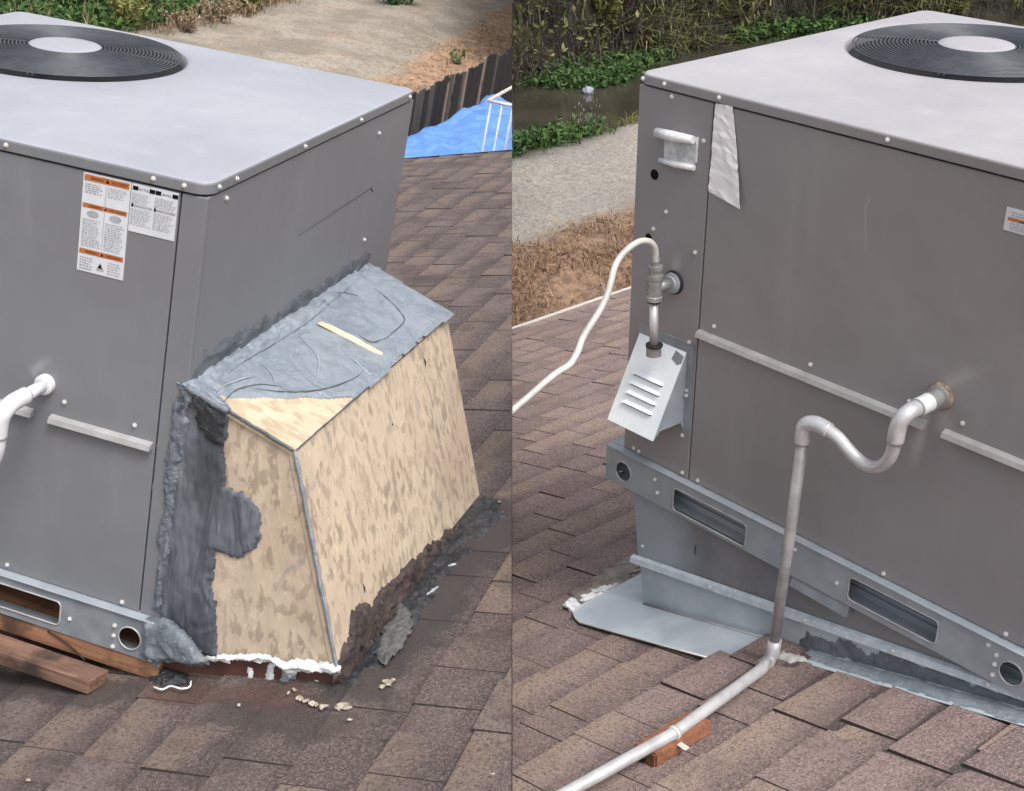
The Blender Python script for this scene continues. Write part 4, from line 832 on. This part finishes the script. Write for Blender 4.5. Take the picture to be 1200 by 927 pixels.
def plantmat(name, cols, rough=.7):
    k = N(name); r = k.rand(); c = cols[0]
    for i, q in enumerate(cols[1:]): c = k.mix(k.ramp(r, (i+.6)/len(cols), (i+1.2)/len(cols)), c, q)
    c = k.mix(k.ramp(k.noise(3, det=3), .35, .65, 0, .4), c, tuple(x*.55 for x in cols[0]))
    k.b.inputs['Transmission Weight'].default_value = 0; return k.done(c, rough, 0, .25)
M['green'] = plantmat('fresh_green_leaves', [(.045, .09, .022), (.075, .14, .035), (.11, .17, .05), (.05, .11, .04)])
M['olive'] = plantmat('olive_grass', [(.10, .105, .04), (.19, .19, .075), (.27, .245, .12), (.13, .17, .055)])
M['yellow'] = plantmat('yellow_green_weed', [(.16, .17, .05), (.26, .25, .08), (.33, .30, .12), (.12, .15, .04)])
M['brown'] = plantmat('brown_twigs', [(.055, .045, .038), (.085, .07, .058), (.13, .11, .09), (.04, .035, .03)])
M['tan'] = plantmat('dry_tan_seed_heads', [(.26, .19, .12), (.36, .27, .18), (.44, .33, .22), (.20, .14, .09)])
M['red'] = plantmat('red_brown_stems', [(.16, .07, .045), (.22, .11, .07), (.12, .06, .045)])
M['strawlight'] = plantmat('bleached_straw', [(.40, .27, .17), (.48, .34, .22), (.54, .41, .29), (.34, .22, .14)])
M['straw'] = plantmat('dry_straw', [(.24, .145, .085), (.34, .225, .14), (.44, .32, .215), (.14, .085, .055)])
def blade(bm, p, h, w, lean, az, curl=.5):
    p = Vector(p); d = Vector((math.cos(az), math.sin(az), 0)); s_ = Vector((-d.y, d.x, 0))*w/2; a = p; m = p+d*lean*h*.4+Vector((0, 0, h*.6)); t = p+d*lean*h*(1+curl)+Vector((0, 0, h*(1-.35*lean)))
    v = [bm.verts.new(q) for q in (a-s_, a+s_, m+s_*.8, m-s_*.8, t)]; bm.faces.new((v[0], v[1], v[2], v[3])); bm.faces.new((v[3], v[2], v[4]))
def leaf(bm, p, s, rng, flat=.5):
    n = Vector((rng.gauss(0, 1), rng.gauss(0, 1), rng.gauss(0, 1)+flat*2)).normalized(); u = n.orthogonal().normalized(); u.rotate(Matrix.Rotation(rng.uniform(0, 6.3), 3, n)); w = n.cross(u)
    p = Vector(p); v = [bm.verts.new(q) for q in (p-u*s, p-w*s*.42+n*s*.12, p+u*s, p+w*s*.42+n*s*.12)]; bm.faces.new((v[0], v[1], v[2])); bm.faces.new((v[0], v[2], v[3]))
def grass(side, name, pts, n, h, w, mat, rng, lab, cat, lean=(.1, .8), spread=.12, leafy=0, base=None, kind='stuff', parent=None):
    bm = new()
    for x, y in pts:
        z = ter(side, x, y)
        for i in range(n):
            xx, yy = x+rng.gauss(0, spread), y+rng.gauss(0, spread); hh = h*rng.uniform(.5, 1.15)
            if leafy and rng.random() < leafy: leaf(bm, (xx, yy, max(z, -4.42)+hh*rng.random()), w*rng.uniform(.8, 1.8), rng)
            else: blade(bm, (xx, yy, z-.02), hh, w*rng.uniform(.6, 1.2), rng.uniform(*lean), rng.uniform(0, 6.3))
    return finish(bm, name, mat, side, parent, base=base or (pts[0][0], pts[0][1], ter(side, *pts[0])), clip=True, label=lab, cat=cat, kind=kind)
rg = random.Random(21)
def scatter(n, x0, x1, y0, y1, f=None):
    out = []
    while len(out) < n:
        x, y = rg.uniform(x0, x1), rg.uniform(y0, y1)
        if f is None or f(x, y): out.append((x, y))
    return out
# left: weeds beyond the track
grass(L, 'ground_cover', scatter(1700, -15.5, -10.25, 16, 26, lambda x, y: x < -10.2+.35*nz((y*.8, 2, 2))), 14, .34, .05, M['green'], rg, 'dense green leafy weeds beyond the sandy track, behind the left unit', 'weeds', leafy=.75)
grass(L, 'dry_grass', scatter(150, -10.7, -9.8, 17, 27), 14, .24, .016, M['tan'], rg, 'dry tan grass fringe between green weeds and sandy track', 'grass')
grass(L, 'dead_stalks', scatter(45, -14.5, -10.6, 17, 25), 10, .5, .02, M['tan'], rg, 'dry tan stalks scattered through the green weeds', 'stalks', lean=(.05, .35))
def tallplant(side, x, y, h, r, n, ms, name, lab, cat, group=None, leafsize=.05, flat=.2):
    z = ter(side, x, y); T = Thing(side, name, (x, y, z), lab, cat, group); bm = new(); fb = new()
    ns = max(5, int(r*24))
    for i in range(ns):
        a = rg.uniform(0, 6.3); q = r*math.sqrt(rg.random()); tipx, tipy = x+math.cos(a)*q*1.1, y+math.sin(a)*q*1.1; hh = h*rg.uniform(.65, 1.05)
        b0 = Vector((x+math.cos(a)*q*.35, y+math.sin(a)*q*.35, z-.03)); b2 = Vector((tipx, tipy, z+hh)); b1 = b0.lerp(b2, .5)+Vector((0, 0, hh*.12))
        tube(bm, [b0, b1, b2], [.008, .006, .003], 4)
        for j in range(n//ns):
            t = rg.random()**.7; c = b0.lerp(b2, t)+Vector((rg.gauss(0, .05), rg.gauss(0, .05), rg.gauss(0, .04))); leaf(fb, c, leafsize*rg.uniform(.6, 1.4), rg, flat)
    finish(bm, 'stem', ms[1], side, T, clip=True); finish(fb, 'foliage', ms[0], side, T, clip=True); return T
for (x, y, h, lab) in ((-10.6, 19.4, .80, 'tallest yellow-green weed clump standing above the fan grille of the left unit'), (-9.95, 23.0, .55, 'yellow-green weed at the right end of the green weeds')):
    tallplant(L, x, y, h, .46, 1100, (M['yellow'], M['olive']), 'tall_weed', lab, 'weed')
for (x, y, h, rr, lab) in ((-9.95, 20.3, .34, .42, 'brownish dry shrub just right of the tallest yellow-green weed'), (-9.85, 21.4, .42, .45, 'largest tan dry shrub at the bend of the sandy track edge'), (-9.9, 22.5, .30, .40, 'low reddish-tan dry shrub at the far right end of the green weeds')):
    tallplant(L, x, y, h, rr, 800, (M['tan'], M['brown']), 'dry_shrub', lab, 'shrub', leafsize=.035)
tallplant(L, -11.9, 20.0, .6, .45, 600, (M['green'], M['olive']), 'leafy_shrub', 'darker green leafy shrub between the yellow weed and the dry shrub', 'shrub', leafsize=.06)
tallplant(L, -8.35, 26.6, .75, .55, 1100, (M['green'], M['brown']), 'small_bush', 'small dark green bush alone on the sandy track at the picture top', 'bush')
tallplant(L, -5.55, 22.6, .28, .12, 60, (M['green'], M['olive']), 'seedling', 'small green sprig in the orange straw above the fence', 'weed')
grass(L, 'dry_straw', scatter(900, -7.0, -3.3, 13.5, 27, lambda x, y: x > -5.0-(y-14)*.14+.8*nz((y*.5, 7, 2))), 8, .07, .02, M['strawlight'], rg, 'orange dry straw covering the ground beyond the fence', 'grass', lean=(.4, 1.4), spread=.2)
# left: picket fence
T = Thing(L, 'picket_fence', (-3.0, 14.5, -3.35), 'dark weathered picket fence beyond the blue tarp', 'fence')
fw = lambda nm, a, b: timber(nm, a, b, (.02, .018, .016))
FM = [fw('dark_fence_wood', (.014, .013, .012), (.042, .037, .035)), fw('grey_fence_wood', (.06, .054, .05), (.12, .105, .095)), fw('pale_fence_wood', (.20, .155, .125), (.30, .24, .20))]
rf = random.Random(4); y = 11.0; i = 0
while y < 18.4:
    w = rf.uniform(.10, .145); zt = -1.89+.03*rf.uniform(-1, 1)+.11*nz((y*1.1, 3, 3)); lean = rf.uniform(-.03, .03); xo = rf.uniform(-.006, .006)
    bm = new(); hexa(bm, [(-3.03+xo, y, -3.45), (-3.005+xo, y, -3.45), (-3.005+xo, y+w, -3.45), (-3.03+xo, y+w, -3.45), (-3.03+xo, y+lean, zt), (-3.005+xo, y+lean, zt), (-3.005+xo, y+w+lean, zt-rf.uniform(-.02, .02)), (-3.03+xo, y+w+lean, zt)])
    m = FM[2] if i in (24, 29, 34) else FM[1] if rf.random() < .25 else FM[0]
    finish(bm, 'picket', m, L, T, clip='cap'); y += w+rf.uniform(.008, .028); i += 1
for z in (-2.2, -3.0):
    bm = new(); box(bm, (-3.075, 11.0, z-.04), (-3.037, 18.4, z+.04), .003); finish(bm, 'rail', FM[1], L, T, clip='cap')
# left: tarp
def tz(x, y):
    e = min(x+2.52, 14.25-y-.12*(x+2.4), y-6.6); e += .14*nz((y*1.1, x, 3))
    z = -1.98+.10*nz((x*.7, y*.45, 3))+.05*(1-2*abs(nz((x*1.6+y*.9, y*.35-x, 7))))+.018*nz((x*7, y*4, 2))
    return z-1.4*(1-sm(-.08, .10, e))
bm = new(); ax_, ay_ = axis((-2.95, 3.2, .05)), axis((6.3, 15.9, .06)); G = [[bm.verts.new((x, y, tz(x, y))) for y in ay_] for x in ax_]
for i in range(len(ax_)-1):
    for j in range(len(ay_)-1): bm.faces.new((G[i][j], G[i+1][j], G[i+1][j+1], G[i][j+1])).smooth = True
k = N('blue_tarpaulin'); w1 = k.noise(7, k.vec((1, .4, 1), (0, 0, .6)), det=5, dist=1.2); k.bump(w1, .25, .02); k.bump(k.noise(2, det=3), .5, .08)
M['tarp'] = k.done(k.mix(k.ramp(w1, .4, .65), (.085, .225, .60), (.125, .30, .70)), .38)
finish(bm, 'tarpaulin', M['tarp'], L, base=(-1.5, 10, -3.2), clip=True, label='bright blue crumpled tarp between roof edge and picket fence', cat='tarp')
# left: pale metal frame
T = Thing(L, 'metal_frame', (-1.1, 9.76, -2.05), 'pale metal bar frame standing in front of the blue tarp at the picture middle', 'metal frame')
M['framep'] = simple('pale_pink_white_paint', (.50, .43, .40), (.62, .56, .53), 10, .5); z0 = -1.0
for a, b in (((-1.105, 9.76, z0), (.4, 9.76, z0)), ((-1.105, 9.76, z0), (-1.105, 10.9, z0)), ((-1.105, 10.9, z0), (.4, 10.9, z0))):
    bm = new(); tube(bm, [a, b], .016, 8); finish(bm, 'top_rail', M['framep'], L, T, clip='cap')
M['bar'] = simple('pale_grey_bar_paint', (.46, .48, .5), (.58, .6, .62), 10, .5)
for i in range(12):
    bm = new(); x = -1.075+.105*i; tube(bm, [(x, 9.76, z0), (x, 9.76, -2.02)], .0105, 8); 
    if L.w((x, 9.76, z0)).x < 0 or L.w((x, 9.76, -1.4)).x < 0: finish(bm, 'bar', M['bar'], L, T, clip='cap')
    else: bm.free()

# right: straw bank, near weeds, far bank
grass(R, 'dry_straw', scatter(1100, -7.9, -5.9, 3.5, 10.5, lambda x, y: nz((x*1.4, y*1.4, 2)) > -.12), 11, .10, .011, M['straw'], rg, 'orange-brown dry straw bank between the shingle roof edge and the gravel track', 'grass', lean=(.4, 1.5), spread=.10)
grass(R, 'dry_straw', scatter(120, -10.2, -8.0, 5, 11), 5, .05, .010, M['straw'], rg, 'sparse straw tufts lying on the gravel track', 'grass', lean=(.5, 1.5), spread=.05)
grass(R, 'ground_cover', scatter(420, -12.6, -10.3, 6.5, 10.1, lambda x, y: x+12.5 < (10.1-y)*1.6+.5 or x > -10.7), 26, .24, .035, M['green'], rg, 'bright green weeds on the near creek bank left of the taupe unit', 'weeds', leafy=.8, spread=.1)
grass(R, 'dry_grass', scatter(90, -10.9, -10.3, 6.5, 13), 12, .14, .012, M['yellow'], rg, 'yellowish grass fringe along the gravel track edge', 'grass')
grass(R, 'water_weed', scatter(300, -16.7, -15.3, 14.3, 17.6, lambda x, y: x < -16.2+.75*math.exp(-((y-15.4)/.9)**2)), 22, .26, .045, M['green'], rg, 'bright green water weed where the dark creek meets its far bank', 'weeds', leafy=.8, spread=.1)
grass(R, 'bank_scrub', [(x+2.4*sm(19.5, 27, y), y) for x, y in scatter(1700, -21, -16.5, 11, 34)], 22, .55, .022, M['brown'], rg, 'brown tangled scrub on the far creek bank', 'scrub', lean=(.2, 1.3), spread=.22)
grass(R, 'bank_leaves', scatter(700, -21, -16.7, 11, 34, lambda x, y: nz((x*.5, y*.5, 3)) > -.05), 26, .5, .05, M['olive'], rg, 'dull olive leaves scattered through the far bank scrub', 'leaves', leafy=.9, spread=.25)
grass(R, 'bank_grass', [(x+2.4*sm(19.5, 27, y), y) for x, y in scatter(1000, -21, -16.7, 17.0, 34, lambda x, y: nz((x*.6, y*.45, 9)) > -.15)], 24, .5, .028, M['olive'], rg, 'olive-green grass hanging over the far bank above the creek', 'grass', lean=(.5, 1.6), spread=.22)
grass(R, 'shore_leaves', [(x+2.4*sm(19.5, 27, y), y) for x, y in scatter(200, -17.0, -16.2, 19.8, 23)], 24, .3, .05, M['green'], rg, 'green creeping leaves at the waterline behind the taupe unit', 'leaves', leafy=.85, spread=.12)
for (x, y, h, r, m, lab, nm) in ((-17.1, 16.9, .95, .42, (M['yellow'], M['red']), 'yellow-green leafy clump with red-brown stems on the far bank', 'tall_weed'),
        (-17.6, 15.8, .8, .6, (M['olive'], M['brown']), 'olive shrub directly above the bright water weed', 'shrub'),
        (-18.0, 14.0, 1.3, .7, (M['brown'], M['brown']), 'dark bare twiggy shrub at the top left of the creek view', 'shrub'),
        (-19.2, 16.4, 1.3, .8, (M['brown'], M['brown']), 'brown leafless thicket high on the far bank behind the olive shrub', 'shrub'),
        (-17.4, 19.3, .7, .7, (M['olive'], M['brown']), 'low olive shrub overhanging the creek just above the cabinet corner', 'shrub'),
        (-19.0, 20.5, .9, .9, (M['olive'], M['olive']), 'broad olive shrub higher up the bank, above the taupe cover', 'shrub')):
    tallplant(R, x, y, h, r, 1500, m, nm, lab, 'shrub' if nm == 'shrub' else 'weed', leafsize=.03 if m[0] is M['brown'] else .055)
tallplant(R, -14.75, 24.9, 1.25, .30, 700, (M['yellow'], M['olive']), 'tall_weed', 'pale green upright stalks rising just behind the taupe cover back edge', 'weed', leafsize=.06)
# small pale plastic thing and pale flecks that paint sky reflections on the creek
c = Vector((-15.35, 14.63, -4.36)); bm = new(); t = bmesh.new(); bmesh.ops.create_icosphere(t, subdivisions=3, radius=1)
for q in t.verts: q.co = Vector((q.co.x*.085, q.co.y*.09, q.co.z*.09))*(1+.5*nz(q.co*1.8))
for q in t.verts: q.co = Vector((q.co.x, q.co.y, q.co.z*.9))
join(bm, t, 0, Matrix.Translation(c)); finish(bm, 'plastic_scrap', simple('pale_blue_plastic', (.26, .30, .38), (.38, .41, .47), 12, .4), R, base=c, smooth=True, label='small pale blue plastic scrap floating beside the water weed', cat='litter')
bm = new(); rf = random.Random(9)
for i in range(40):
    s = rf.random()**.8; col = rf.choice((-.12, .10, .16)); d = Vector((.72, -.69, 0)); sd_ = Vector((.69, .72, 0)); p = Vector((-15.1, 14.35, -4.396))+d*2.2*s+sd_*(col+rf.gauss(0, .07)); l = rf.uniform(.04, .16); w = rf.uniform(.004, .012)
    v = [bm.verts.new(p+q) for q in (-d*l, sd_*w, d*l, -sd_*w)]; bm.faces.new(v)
finish(bm, 'sky_reflection_flecks', simple('pale_sky_reflection', (.14, .14, .145), (.22, .22, .23), 12, .6), R, base=(-14.5, 14.3, -4.4), label='pale painted sky-reflection flecks trailing across the dark creek from the plastic scrap', cat='reflection', kind='stuff')
